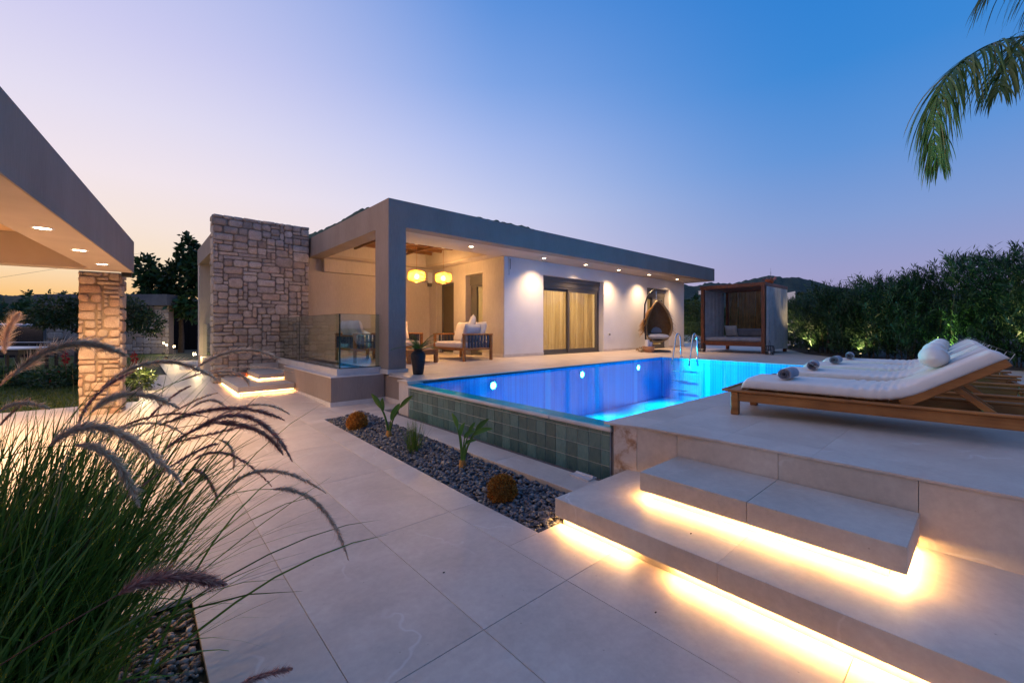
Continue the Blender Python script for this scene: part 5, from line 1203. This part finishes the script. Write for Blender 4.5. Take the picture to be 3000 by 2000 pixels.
def plume(parent, A, B, C, m, r, seed, stem_from=None, fluff=1.0, n=420, off=Vector((0, 0, 0))):
    pts = bez(A, B, C, 22); rs = random.Random(seed); mb = MB(); mb.tube(pts, [max(.0012, .0035 * (1 - i / 22)) for i in range(22)], 5)
    for k in range(n):
        f = rs.random(); i = min(20, int(f * 21)); g = f * 21 - i; P_ = pts[i].lerp(pts[i + 1], g); t_ = (pts[i + 1] - pts[i]).normalized(); q = Vector((rs.gauss(0, 1), rs.gauss(0, 1), rs.gauss(0, 1))); q = (q - t_ * q.dot(t_)).normalized()
        env = min(1, f / .10 + .25) * min(1, (1 - f) / .22 + .12); L_ = r * env * rs.uniform(.6, 1.25) * 1.25; tip = P_ + q * L_ * 1.15 * rs.uniform(.6, 1.15) + t_ * L_ * .9; s = t_.cross(q) * .0015
        mb.add([P_ - s, P_ + s, tip], [(0, 1, 2)])
        base2 = P_ + q * .002; s2 = t_.cross(q) * .0020; mb.add([base2 - s2, base2 + s2, base2 + q * L_ * .30 + t_ * L_ * .6 + s2 * .4, base2 + q * L_ * .30 + t_ * L_ * .6 - s2 * .4], [(0, 1, 2, 3)])
    mb.v = [tuple(Vector(v_) - off) for v_ in mb.v]
    o = mb.build('plume', M[m], parent)
    d0 = (A - B); s0 = stem_from if stem_from is not None else FG + Vector((rs.uniform(-.2, .12), rs.uniform(-.2, .25), .02)); mid = A + (A - pts[3]).normalized() * (A - s0).length * .42
    st_ = [s0]; 
    for i in range(1, 15): f = i / 14; st_.append(s0.lerp(mid, f).lerp(mid.lerp(A, f), f))
    mb = MB(); mb.tube(st_, [.0022 - .0009 * i / 14 for i in range(15)], 5); mb.v = [tuple(Vector(v_) - off) for v_ in mb.v]; mb.build('stem', M['stem_red' if m == 'plume_red' else 'grassblade'], parent)
PL = [((40, 1100), (201, 1009), (375, 1044), 'plume_tan', 1.35, .022), ((300, 1135), (469, 1060), (643, 1117), 'plume_tan', 1.75, .018), ((228, 1245), (290, 1150), (400, 1085), 'plume_red', 1.6, .010), ((576, 1077), (703, 1027), (823, 1054), 'plume_tan', 2.2, .018),
      ((616, 1094), (696, 1094), (730, 1131), 'plume_tan', 2.2, .014), ((268, 1208), (382, 1154), (529, 1198), 'plume_tan', 1.5, .020), ((469, 1245), (670, 1196), (834, 1231), 'plume_red', 1.8, .018), ((562, 1265), (730, 1222), (857, 1352), 'plume_red', 1.7, .020),
      ((640, 1240), (757, 1262), (830, 1332), 'plume_red', 1.75, .017), ((147, 1305), (321, 1258), (536, 1419), 'plume_tan', 1.2, .024), ((221, 1305), (331, 1345), (408, 1486), 'plume_tan', 1.3, .020), ((569, 1345), (676, 1332), (797, 1425), 'plume_red', 1.8, .013),
      ((643, 1452), (783, 1378), (957, 1445), 'plume_tan', 1.8, .015), ((800, 1432), (934, 1479), (1021, 1640), 'plume_tan', 1.75, .016), ((348, 1740), (495, 1690), (663, 1713), 'plume_red', .92, .022), ((700, 2006), (783, 1974), (857, 1958), 'plume_red', 1.1, .010),
      ((0, 1204), (67, 1181), (147, 1198), 'plume_tan', 1.6, .014), ((13, 1037), (25, 965), (60, 915), 'plume_tan', 2.6, .030), ((560, 1375), (605, 1400), (643, 1479), 'plume_red', 1.8, .012), ((0, 1245), (45, 1200), (90, 1165), 'plume_red', 1.8, .008), ((560, 1195), (615, 1172), (663, 1192), 'plume_tan', 2.2, .012),
      ((250, 1330), (420, 1240), (560, 1290), 'plume_tan', 1.9, .014), ((480, 1320), (590, 1250), (700, 1235), 'plume_red', 1.7, .012), ((330, 1265), (470, 1215), (610, 1222), 'plume_red', 1.7, .009), ((500, 1300), (640, 1265), (780, 1240), 'plume_red', 1.9, .013),
      ((380, 1300), (520, 1200), (640, 1150), 'plume_tan', 2.1, .012), ((0, 1130), (60, 1080), (130, 1060), 'plume_tan', 2.3, .014), ((420, 1420), (560, 1330), (640, 1300), 'plume_red', 1.5, .008), ((640, 1218), (760, 1185), (850, 1215), 'plume_tan', 2.1, .012), ((540, 1110), (700, 1075), (860, 1090), 'plume_tan', 2.4, .010),
      ((643, 1288), (680, 1318), (683, 1378), 'plume_tan', 2.0, .010), ((430, 1230), (500, 1165), (560, 1130), 'plume_red', 1.7, .007)]
for i, (a, b, c, m_, D_, r_) in enumerate(PL):
    A, B, C_ = at(a[0], a[1], D_ - .04), at(b[0], b[1], D_), at(c[0], c[1], D_ + .03)
    plume(fg, A, B, C_, m_, r_ * 1.2, 100 + i, off=FG, n=800 if r_ > .014 else 380)

# ================================================================== oleander hedge on the right
hd = empty('oleander_hedge', (0, 0, 0), label='tall dark oleander hedge with ground lights glowing at its foot', cat='hedge')
HP = [(21.5, 6.6), (18.5, 4.6), (15.6, 3.4), (13.6, 1.8), (12.6, 0), (11.9, -2.2), (11.6, -4)]
hp = np.array(HP); seg = np.linalg.norm(np.diff(hp, axis=0), axis=1); cum = np.concatenate([[0], np.cumsum(seg)]); TOTL = cum[-1]
def hpos(s): return np.stack([np.interp(s, cum, hp[:, 0]), np.interp(s, cum, hp[:, 1])], -1)
def htop(s):
    return 1.72 + .10 * np.sin(s * 1.9) + .08 * np.sin(s * 4.3 + 1) + .22 * np.clip((s - 8.2) / .8, 0, 1) + .16 * np.clip((s - 10.2) / .7, 0, 1)
rs = np.random.RandomState(5); V = []; n = 10500
s = rs.uniform(0, TOTL, n) ; s = TOTL * (rs.uniform(0, 1, n) ** .75); c0 = hpos(s); tg_ = hpos(np.minimum(s + .05, TOTL)) - hpos(np.maximum(s - .05, 0)); tg_ /= np.linalg.norm(tg_, axis=1)[:, None]; nr = np.stack([tg_[:, 1], -tg_[:, 0]], 1)
nr = np.where((nr * (-c0)).sum(1)[:, None] < 0, -nr, nr)      # towards the camera
dep = rs.uniform(-.15, 1.25, n) ** 1.0; hh = rs.uniform(0, 1, n) ** .85; topf = htop(s); z0 = .54 + hh * topf; bul = .22 * np.sin(s * 3.1 + hh * 4) + .12 * np.sin(s * 7)
base_ = np.stack([c0[:, 0] - nr[:, 0] * (dep - bul), c0[:, 1] - nr[:, 1] * (dep - bul), z0], 1)
# each twig carries a spray of narrow leaves
tw = np.stack([nr[:, 0] * .25, nr[:, 1] * .25, np.full(n, .9)], 1) + rs.normal(0, .32, (n, 3)); tw /= np.linalg.norm(tw, axis=1)[:, None]; TL_ = rs.uniform(.15, .34, n)
allV = []; NL = 13
for k in range(NL):
    f = (k + 1) / NL; P = base_ + tw * (TL_ * f)[:, None]; a = rs.uniform(0, 2 * np.pi, n); q = rs.normal(size=(n, 3)); q -= (q * tw).sum(1)[:, None] * tw; q /= np.linalg.norm(q, axis=1)[:, None]
    d = q * .75 + tw * .7; d /= np.linalg.norm(d, axis=1)[:, None]; L_ = (rs.uniform(.10, .17, n))[:, None]; sd = np.cross(d, tw); sd /= np.linalg.norm(sd, axis=1)[:, None] + 1e-9; w = rs.uniform(.008, .0135, n)[:, None]
    allV.append(np.stack([P, P + d * L_ * .5 + sd * w, P + d * L_, P + d * L_ * .5 - sd * w], 1))
V = np.concatenate(allV).reshape(-1, 3); o = raw_mesh('foliage', V, np.arange(len(V)).reshape(-1, 4), M['leaf'], hd); tag(o, kind='stuff')
mb = MB(); r_ = random.Random(2)
for k in range(110):
    s_ = r_.uniform(.2, TOTL - .2); c = hpos(np.array([s_]))[0]; bx2, by2 = c[0] + r_.uniform(.0, .8), c[1] - r_.uniform(-.1, .5); h_ = float(htop(np.array([s_]))[0]) * r_.uniform(.6, 1)
    mb.tube([(bx2, by2, .5), (bx2 + r_.uniform(-.1, .1), by2 + r_.uniform(-.1, .1), .5 + h_ * .5), (bx2 + r_.uniform(-.25, .25), by2 + r_.uniform(-.25, .25), .5 + h_)], [.014, .010, .005], 5)
mb.build('branches', M['bark'], hd)
# earth strip under it
sheet('hedge_bed', [[(21, 7.2, .547), (18.2, 4.9, .547), (15.3, 3.7, .547), (13.2, 2.0, .547), (12.2, 0, .547), (11.4, -3.4, .547), (44, -3.4, .547), (44, 7.2, .547)]], M['soil'])
gl = [(18.5, 4.85), (15.9, 3.75), (13.85, 2.15), (12.75, .6), (12.35, -.75)]
gn = ['at the far end behind the daybed', 'near the daybed', 'behind the farthest lounger', 'behind the loungers where the leaves glow green', 'behind the raised backrests at the frame edge']
for (x, y), nm, e_ in zip(gl, gn, (170, 120, 60, 80, 330)):
    L = empty('garden_spotlight', (x, y, .549), 0, 'small ground spotlight under the hedge ' + nm, 'garden light', 'ground lights under the hedge')
    MB().tube([(0, 0, 0), (0, 0, .07), (-.01, 0, .13)], [.008, .02, .03], 10).build('housing', M['black'], L); MB().lathe([(0, 0), (.026, 0)], 12, (-.011, 0, .134)).build('lens', M['pathlamp'], L)
    spot(L, (-.01, 0, .15), e_, 110, .8, (.25, -.1, 1), (1, .78, .38) if nm.find('green') < 0 else (.65, 1, .3), .03)
# pale boarded wall behind the daybed
bw = empty('boarded_wall', (0, 0, 0), label='pale boarded wall standing behind the daybed at the hedge end', cat='wall')
wa, wb = at(2296, 962, 21.5), at(2330, 962, 20.2)
for k in range(11):
    f0, f1 = k / 11, (k + 1) / 11 - .008; p0 = wa.lerp(wb, f0); p1 = wa.lerp(wb, f1); off = Vector((.03, .03, 0)) * (k % 2)
    MB().prism([(p0.x + off.x, p0.y), (p1.x + off.x, p1.y), (p1.x + .08, p1.y + .05), (p0.x + .08, p0.y + .05)], .5, 3.1).build('board', M['white'], bw)
L = empty('wall_uplight', tuple(Vector((wb.x - .8, wb.y - .05, .6))), 0, 'warm ground light washing the pale boarded wall', 'garden light'); MB().tube([(0, 0, -.05), (0, 0, .06)], [.04, .04], 10).build('housing', M['black'], L); MB().lathe([(0, 0), (.03, 0)], 12, (0, 0, .065)).build('lens', M['pathlamp'], L); spot(L, (0, 0, .1), 60, 120, 1, (.6, .2, .8), (1, .85, .65))

# ================================================================== trees & shrubs
def tree(name, loc, cl, trunk, lab, leaf, n, size, seed, cat='tree', group=None, m='leaf2', aspect=.4, droop=.3, spikes=None):
    T = empty(name, loc, 0, lab, cat, group); mb = MB(); r = random.Random(seed); top = Vector(trunk[1]); mb.tube([(0, 0, -.2), Vector(trunk[1]) * .5 + Vector((r.uniform(-.05, .05), 0, 0)), top], [trunk[0], trunk[0] * .8, trunk[0] * .6], 9)
    for (c, rad) in cl:
        cv = Vector(c); mb.tube([top, top.lerp(cv, .5) + Vector((r.uniform(-.1, .1), r.uniform(-.1, .1), .05)), cv], [trunk[0] * .5, trunk[0] * .3, trunk[0] * .12], 6)
        for _ in range(4):
            e = cv + Vector((r.uniform(-1, 1) * rad[0], r.uniform(-1, 1) * rad[1], r.uniform(-.4, 1) * rad[2])) * .8; mb.tube([cv.lerp(top, .3), e], [trunk[0] * .16, trunk[0] * .05], 5)
    mb.build('trunk', M['bark'], T); tot = sum(x[1][0] * x[1][2] for x in cl)
    for i, (c, rad) in enumerate(cl): leaf_cloud('crown', m, T, int(n * rad[0] * rad[2] / tot), c, rad, size, seed * 10 + i, 1, droop, aspect)
    return T
# round citrus tree behind the pillar
P = at(222, 962, 13.5); tree('citrus_tree', (P.x, P.y, .14), [((-.45, .2, 1.75), (.62, .6, .5)), ((.35, .3, 1.9), (.6, .6, .48)), ((1.0, -.3, 1.75), (.62, .55, .55)), ((1.35, -1.0, 1.55), (.5, .5, .5)), ((0, 0, 1.5), (.8, .6, .35)), ((-.75, .6, 1.5), (.4, .4, .35)), ((1.75, -1.3, 1.35), (.4, .4, .42))], (.07, (.1, 0, 1.0)), 'round leafed citrus tree growing behind the stone pillar', 'leaf', 9000, .11, 3, m='leaf2')
# big leaved tree beside the villa wing
P = at(530, 962, 21); tree('fig_tree', (P.x, P.y, .14), [((-.9, .8, 3.2), (.75, .7, .9)), ((-1.3, 1.1, 4.1), (.42, .5, .75)), ((-.05, 0, 3.6), (.8, .8, 1.0)), ((.25, -.2, 4.9), (.38, .5, .85)), ((.7, -.6, 4.2), (.6, .6, .9)), ((.6, -.4, 2.4), (1.1, .9, .8)), ((-.7, .5, 2.3), (.7, .6, .7)), ((1.3, -1.1, 3.2), (.6, .6, .9))], (.14, (0, 0, 1.6)), 'large leaved mulberry tree rising above the villa wing', 'leaf', 5200, .30, 6, m='leaf', aspect=.55, droop=.35)
for i, (u, D_, h, w, lab) in enumerate(((420, 34, 4.2, 2.4, 'dark bush behind the stone garage roof'), (370, 33, 3.9, 2.0, 'dark bush behind the garage, left of the taller one'), (300, 36, 4.3, 2.2, 'dark bush rising behind the stone pillar'))):
    P = at(u, 962, D_); tree('background_bush', (P.x, P.y, .1), [((0, 0, h * .6), (w * .6, w * .6, h * .35)), ((w * .5, 0, h * .55), (w * .5, w * .5, h * .3)), ((-w * .5, 0, h * .5), (w * .5, w * .5, h * .3))], (.1, (0, 0, h * .35)), lab, 'leaf', 1800, .34, 30 + i, group='bushes behind the garage')
# dark belt of bushes on the left horizon and low groves on the right
def belt(name, pts, D_, hfun, n, size, seed, lab, m='leaf'):
    rs = np.random.RandomState(seed); u = rs.uniform(pts[0], pts[1], n); Dd = D_ * rs.uniform(.9, 1.25, n); hh = hfun(u) * rs.uniform(0, 1, n) ** .7 * (1 + .22 * np.sin(u * .06 + seed) + .12 * np.sin(u * .17))
    F3 = np.array(FWD); R3 = np.array(RGT); P = F3[None] * Dd[:, None] + R3[None] * ((u - 1500) / 1239 * Dd)[:, None]; P[:, 2] = hh
    d = rs.normal(size=(n, 3)); d[:, 2] = np.abs(d[:, 2]); d /= np.linalg.norm(d, axis=1)[:, None]; sd = np.cross(d, rs.normal(size=(n, 3))); sd /= np.linalg.norm(sd, axis=1)[:, None]; s = (size * rs.uniform(.6, 1.3, n))[:, None]
    V = np.stack([P, P + d * s * .5 + sd * s * .3, P + d * s, P + d * s * .5 - sd * s * .3], 1).reshape(-1, 3); o = raw_mesh(name, V, np.arange(4 * n).reshape(-1, 4), M[m]); tag(o, lab, kind='stuff'); return o
belt('undergrowth', (-700, 700), 42, lambda u: 3.9 - .0008 * (u + 300), 26000, .55, 3, 'dark mass of shrubs on the left horizon')
belt('treeline', (1880, 2500), 60, lambda u: np.interp(u, [1880, 2000, 2060, 2150, 2300, 2500], [4, 5.2, 3.6, 3.2, 4.5, 5]), 26000, .6, 5, 'dark tree belt at the foot of the hill')
belt('scrub', (2450, 3400), 60, lambda u: 0 * u + 4.6, 14000, .7, 6, 'dark tree belt behind the hedge')
# clipped hedge beyond the villa end, and a bush above it
P = at(2035, 962, 23)
lh = empty('low_hedge', (P.x, P.y, .55), math.atan2(RGT.y, RGT.x), 'clipped yellow green hedge beyond the villa end wall', 'hedge'); rs = np.random.RandomState(4); n = 9000
X = rs.uniform(-1.6, 2.2, n); Y = rs.uniform(-.3, .3, n); Z = rs.uniform(0, 1.12, n); d = rs.normal(size=(n, 3)); d[:, 1] -= .6; d /= np.linalg.norm(d, axis=1)[:, None]; sd = np.cross(d, rs.normal(size=(n, 3))); sd /= np.linalg.norm(sd, axis=1)[:, None]
Pq = np.stack([X, Y, Z], 1); V = np.stack([Pq, Pq + d * .04 + sd * .014, Pq + d * .08, Pq + d * .04 - sd * .014], 1).reshape(-1, 3); raw_mesh('foliage', V, np.arange(4 * n).reshape(-1, 4), M['lawnblade'], lh)
spot(lh, (-1.0, -1.4, .1), 60, 120, 1, (.2, 1, .5), (1, .85, .45))
P = at(2028, 962, 27); tree('young_tree', (P.x, P.y, .5), [((0, 0, 1.5), (.6, .6, .6)), ((.2, 0, 2.2), (.35, .35, .45)), ((-.3, 0, 1.2), (.5, .5, .4))], (.04, (0, 0, 1.0)), 'young leafy tree behind the clipped hedge', 'leaf', 1600, .17, 12, m='lawnblade')
P = at(2265, 962, 19.5); fr = empty('garden_palm', (P.x, P.y, 2.2), 0, 'small yellow green palm showing above the daybed canopy', 'palm'); fern(fr, 11, 1.0, 8, (0, 0, 0), 'lawnblade', .22, 1.0); MB().tube([(0, 0, -1.75), (0, 0, 0)], [.12, .1], 9).build('trunk', M['bark'], fr)

# ---- palm overhead on the right
pm = empty('palm_tree', (0, 0, 0), label='drooping palm fronds reaching in from above the loungers', cat='palm tree'); pc_ = at(3520, 40, 6.0); pm.location = (pc_.x, pc_.y, .5)
PO = Vector(pm.location)
def palm_frond(pts, n, Lf, seed, wl=.014, spread=.45):
    r = random.Random(seed); cs = []; K = 60
    for i in range(K):
        f = i / (K - 1) * (len(pts) - 1); j = min(len(pts) - 2, int(f)); g = f - j; p0 = pts[max(j - 1, 0)]; p1 = pts[j]; p2 = pts[j + 1]; p3 = pts[min(j + 2, len(pts) - 1)]
        cs.append(.5 * ((2 * p1) + (p2 - p0) * g + (2 * p0 - 5 * p1 + 4 * p2 - p3) * g * g + (3 * p1 - p0 - 3 * p2 + p3) * g ** 3))
    F_ = empty('frond'); F_.parent = pm; mb = MB(); mb.tube([c - PO for c in cs], [.016 * (1 - i / K) + .003 for i in range(K)], 5); mb.build('rachis', M['palm'], F_); mb = MB()
    for k in range(n):
        f = k / n; i = min(K - 2, int(f * (K - 1))); c = cs[i]; t_ = (cs[i + 1] - cs[i]).normalized(); sg = 1 if k % 2 else -1; s_ = t_.cross(Vector((0, 0, 1)));
        if s_.length < .2: s_ = t_.cross(Vector((.6, -.7, .3)))
        s_.normalize(); L_ = Lf * (math.sin(math.pi * min(.97, f * .80 + .18)) ** .6) * r.uniform(.8, 1.1); d = (s_ * sg * r.uniform(.35, .9) + t_ * r.uniform(.5, .9) + Vector((0, 0, -.25 + r.uniform(-.3, .3)))).normalized(); lp_ = []; P_ = c - PO
        for j in range(9): lp_.append(P_.copy()); P_ = P_ + d * L_ / 8; d = (d + Vector((0, 0, -.26)) + Vector((r.gauss(0, .02), r.gauss(0, .02), 0))).normalized()
        blade_leaf(mb, lp_, lambda q: wl * min(1, q * 6 + .4) * (1 - q) ** .55 + .0004, .25, s_.cross(t_) + Vector((r.uniform(-.6, .6), r.uniform(-.6, .6), .3)))
    mb.build('leaflets', M['palm'], F_)
palm_frond([at(3520, 60, 6.2), at(3300, 60, 6.1), at(3100, 95, 6.0), at(2940, 118, 5.9), at(2840, 165, 5.85), at(2768, 235, 5.8), at(2738, 330, 5.8), at(2738, 420, 5.8), at(2752, 480, 5.8)], 360, 1.1, 3, .0125)
palm_frond([at(3520, 60, 6.2), at(3400, -80, 6.4), at(3250, -90, 6.6), at(3130, -40, 6.7), at(3060, 60, 6.75), at(3040, 170, 6.8)], 200, 1.2, 4, .013)
palm_frond([at(3520, 60, 6.2), at(3400, -60, 5.8), at(3200, -140, 5.6), at(3000, -120, 5.4), at(2925, -70, 5.35)], 200, 1.15, 6, .012)
palm_frond([at(3520, 60, 6.2), at(3350, -10, 6.0), at(3160, 20, 5.7), at(3020, 90, 5.5), at(2950, 190, 5.45), at(2925, 270, 5.4)], 180, .9, 9, .0125)
palm_frond([at(3520, 60, 6.2), at(3600, -200, 6.2), at(3800, -250, 6.2), at(4000, -100, 6.2)], 90, .6, 7)
MB().tube([(0, 0, -.1), (.05, 0, 2.0), (0, 0, pc_.z - .5)], [.19, .15, .13], 12).build('trunk', M['bark'], pm)

# ================================================================== far left: garage, fence, car, table, lamps
def fp(u, D_, z=0.0): p = at(u, 962, D_); return Vector((p.x, p.y, z))
ga = empty('stone_garage', fp(494, 20, .1), math.atan2(-RGT.y, -RGT.x), 'low stone outbuilding with flat dark roof at the end of the lawn', 'outbuilding')
GW = 6.0
GP = lambda n, m, a, b: part(n, m, a, b, ga)
GP('wall', 'mortar', (0, -.3, -.2), (GW, -.013, 1.50)); GP('wall', 'mortar', (0, -.3, 1.5005), (.72, -.013, 2.30)); GP('wall', 'mortar', (1.75, -.3, 1.5005), (GW, -.013, 2.30)); GP('fascia', 'concrete', (-.12, -.4, 2.3005), (GW + .1, .25, 2.82)); GP('dark_window', 'darkglass', (.7205, -.28, 1.5005), (1.7495, -.2, 2.3))
# its facade faces the camera: local -y is away, stones on the +y side
stones(ga, M['stone'], (0, -.013, 0), (1, 0, 0), (0, 1, 0), 2.4, 1.48, .17, .16, 31, .03, .02)
stones(ga, M['stone'], (0, -.013, 1.5), (1, 0, 0), (0, 1, 0), .7, .8, .175, .16, 32, .03, .02)
ga2 = empty('garden_wall', fp(270, 19, .1), math.atan2(-RGT.y, -RGT.x), 'low rough stone wall seen behind the citrus tree', 'stone wall')
part('mortar_core', 'mortar', (-.5, -.3, -.2), (2.2, -.013, 1.42), ga2); stones(ga2, M['stone'], (-.5, -.013, 0), (1, 0, 0), (0, 1, 0), 2.7, 1.42, .18, .17, 33, .03, .02)
fe = empty('gate_post', fp(136, 18.5, .1), math.atan2(-RGT.y, -RGT.x), 'tall dark gate post beside the low stone wall', 'gate post'); part('post', 'concrete', (0, 0, -.2), (.22, .2, 1.75), fe); part('cap', 'concrete', (-.03, -.03, 1.7505), (.25, .23, 1.80), fe)
fc = empty('glass_fence', fp(128, 17.5, .1), math.atan2(-RGT.y, -RGT.x), 'dark solid garden fence panels under the sunset sky', 'fence')
for k in range(5): part('panel', 'darkglass', (.02 + k * 1.5, 0, 0), (1.48 + k * 1.5, .03, 1.28), fc); part('top_rail', 'alu', (k * 1.5, -.02, 1.2805), (1.5 + k * 1.5, .05, 1.31), fc)
car = empty('parked_car', fp(20, 21.5, .1), math.atan2(-RGT.y, -RGT.x) + .1, 'silver parked car showing its roof above the dark fence', 'car')
def carshape(mb, prof, w0, w1):
    n = len(prof); vs = []
    for (x, z, ww) in prof: vs += [(x, -ww, z), (x, ww, z)]
    fs = [(2 * i, 2 * i + 1, (2 * i + 3) % (2 * n), (2 * i + 2) % (2 * n)) for i in range(n)] + [tuple(range(0, 2 * n, 2)), tuple(range(2 * n - 1, 0, -2))]
    mb.add(vs, fs)
mb = MB(); carshape(mb, [(-2.1, .35, .8), (-2.15, .75, .82), (-1.3, .92, .84), (1.6, .95, .84), (2.1, .8, .8), (2.15, .35, .8)], 0, 0); mb.build('body', M['carpaint'], car)
mb = MB(); carshape(mb, [(-1.35, .93, .8), (-.75, 1.40, .68), (.9, 1.42, .68), (1.6, .95, .8)], 0, 0); mb.build('windows', M['darkglass'], car); mb = MB(); carshape(mb, [(-.72, 1.405, .69), (-.6, 1.47, .62), (.8, 1.48, .62), (.95, 1.425, .69)], 0, 0); mb.build('roof', M['carpaint'], car)
for x in (-1.35, 1.35):
    for y in (-.75, .75): MB().lathe([(0, -.1), (.3, -.1), (.32, 0), (.3, .1), (0, .1)], 18, M=Matrix.Translation((x, y, .32)) @ Matrix.Rotation(R(90), 4, 'X')).build('wheel', M['black'], car)
ptb = empty('garden_table', fp(60, 10.4, gz(9)), math.atan2(-RGT.y, -RGT.x), 'long table with a pale top and dark legs on the lawn', 'table')
part('table_top', 'plastic', (-.62, -.6, .70), (2.4, .6, .735), ptb, .006); part('apron', 'black', (-.55, -.52, .58), (2.3, .52, .6995), ptb)
for x in (-.45, -.2, 1.2, 2.1):
    for y in (-.45, .4): part('leg', 'black', (x, y, -.05), (x + .05, y + .05, .5795), ptb)
mb = MB(); mb.tube([(-.75, .0, .86), (2.6, .0, .86)], .006, 5); mb.tube([(-.75, 0, .735), (-.75, 0, .865)], .01, 5); mb.tube([(2.6, 0, .735), (2.6, 0, .865)], .01, 5); mb.build('net_bar', M['plastic'], ptb)
def bollard(P_, lab, h=.5, e=26):
    L = empty('path_light', P_, 0, lab, 'path light', 'twin tube lights along the garden path')
    MB().rbox((-.045, -.045, -.02), (.045, .045, .10), .004).build('base', M['black'], L)
    for dx in (-.022, .022):
        MB().tube([(dx, 0, .1), (dx, 0, h)], .013, 8).build('glass_tube', M['pane'], L); MB().tube([(dx, 0, h - .08), (dx, 0, h - .005)], .009, 8).build('lamp', M['pathlamp'], L)
    MB().lathe([(0, h + .012), (.042, h + .01), (.042, h)], 14).build('cap', M['black'], L)
    point(L, (.07, -.05, h - .06), e, (1, .74, .38), .04)
A_ = og(408.6, 1146); bollard((A_.x, A_.y, gz(A_.y)), 'twin tube path light nearest the stone pillar, glowing over the green bush', .5, 22)
for (u, D_, nm) in ((478.7, 19.0, 'farthest back by the garage corner'), (488, 16.8, 'second from the garage corner'), (510, 15.2, 'on the paving in the middle of the path')):
    q = fp(u, D_, .16); bollard((q.x, q.y, .14), 'twin tube path light ' + nm, .58, 32)
q = fp(560, 13.2, .16); bollard((1.22, 14.6, .16), 'twin tube path light beside the villa wing plinth', .5, 30)
M['gate'] = simple('gate_paint', (.012, .012, .014), .85, 0, .05)
gt = empty('dark_gate', fp(575, 24, .1), math.atan2(-RGT.y, -RGT.x), 'dark metal gate between the garage and the villa wing', 'gate')
for k in range(5): part('board', 'gate', (k * .42, 0, 0), (.41 + k * .42, .04, 2.75), gt)
part('frame', 'gate', (-.06, -.01, 0), (-.001, .06, 2.4), gt); part('frame', 'gate', (2.1, -.01, 0), (2.16, .06, 2.4), gt)
# lit bush by the near path light, flower bed behind the pillar
P = og(385, 1146); o = empty('lit_bush', (A_.x - .10, A_.y + .28, gz(A_.y)), 0, 'yellow green bush glowing beside the nearest path light', 'bush'); leaf_cloud('foliage', 'lawnblade', o, 1500, (0, 0, .17), (.34, .34, .22), .09, 5, aspect=.25); leaf_cloud('foliage', 'lawnblade', o, 700, (-.35, .25, .12), (.3, .3, .16), .09, 6, aspect=.25)
r_ = random.Random(9)
for k, (u, D_, h, nm) in enumerate(((30, 8.6, .45, 'at the left frame edge'), (95, 8.8, .38, 'second from the left frame edge'), (150, 8.4, .42, 'under the garden table end'), (205, 8.8, .50, 'left of the stone pillar'), (262, 9.2, .45, 'behind the stone pillar foot'))):
    q = fp(u, D_, gz(8)); o = empty('flowering_shrub', tuple(q), 0, 'low dark shrub with small red flowers ' + nm, 'shrub', 'flowering shrubs along the lawn edge'); leaf_cloud('foliage', 'leaf', o, 900, (0, 0, h * .45), (.42, .42, h * .5), .075, 40 + k, aspect=.45); leaf_cloud('flowers', 'flower', o, 8 if k != 3 else 20, (0, 0, h * .7), (.32, .32, h * .35), .05, 60 + k, aspect=.7)
for (u, v, D_, lab) in ((190, 1048, 8.5, 'red flower spike left of the stone pillar'), (392, 1048, 8.8, 'red flower spike right of the stone pillar')):
    q = at(u, v, D_); o = empty('flower_spike', (q.x, q.y, gz(8)), 0, lab, 'flower'); hz_ = q.z - gz(8); MB().tube([(0, 0, 0), (.02, 0, hz_ * .5), (0, 0, hz_ + .1)], .006, 5).build('stem', M['stem_red'], o); leaf_cloud('petals', 'flower', o, 80, (0, 0, hz_), (.035, .035, .11), .06, 5, aspect=.5)
# overhead wire in the sunset
wr = MB(); wr.tube([at(-300, 850, 40), at(0, 813, 42), at(160, 788, 44), at(420, 740, 48)], .012, 4); tag(wr.build('overhead_wire', M['black']), 'thin overhead wire crossing the sunset sky', 'wire')
# fallen crumbs on the steps
for (x, y, z, lab) in ((1.24, 1.95, 0, 'dark dry crumb lying on the slab in the middle of the court'), (2.30, 1.09, .18, 'tiny dry leaf lying on the lower pool step'), (1.80, 1.02, 0, 'tiny dry leaf on the paving before the lower step')):
    tag(MB().rbox((x, y, z + .0005), (x + .012, y + .007, z + .005), .002).build('dry_leaf', M['bark']), lab, 'leaf litter')
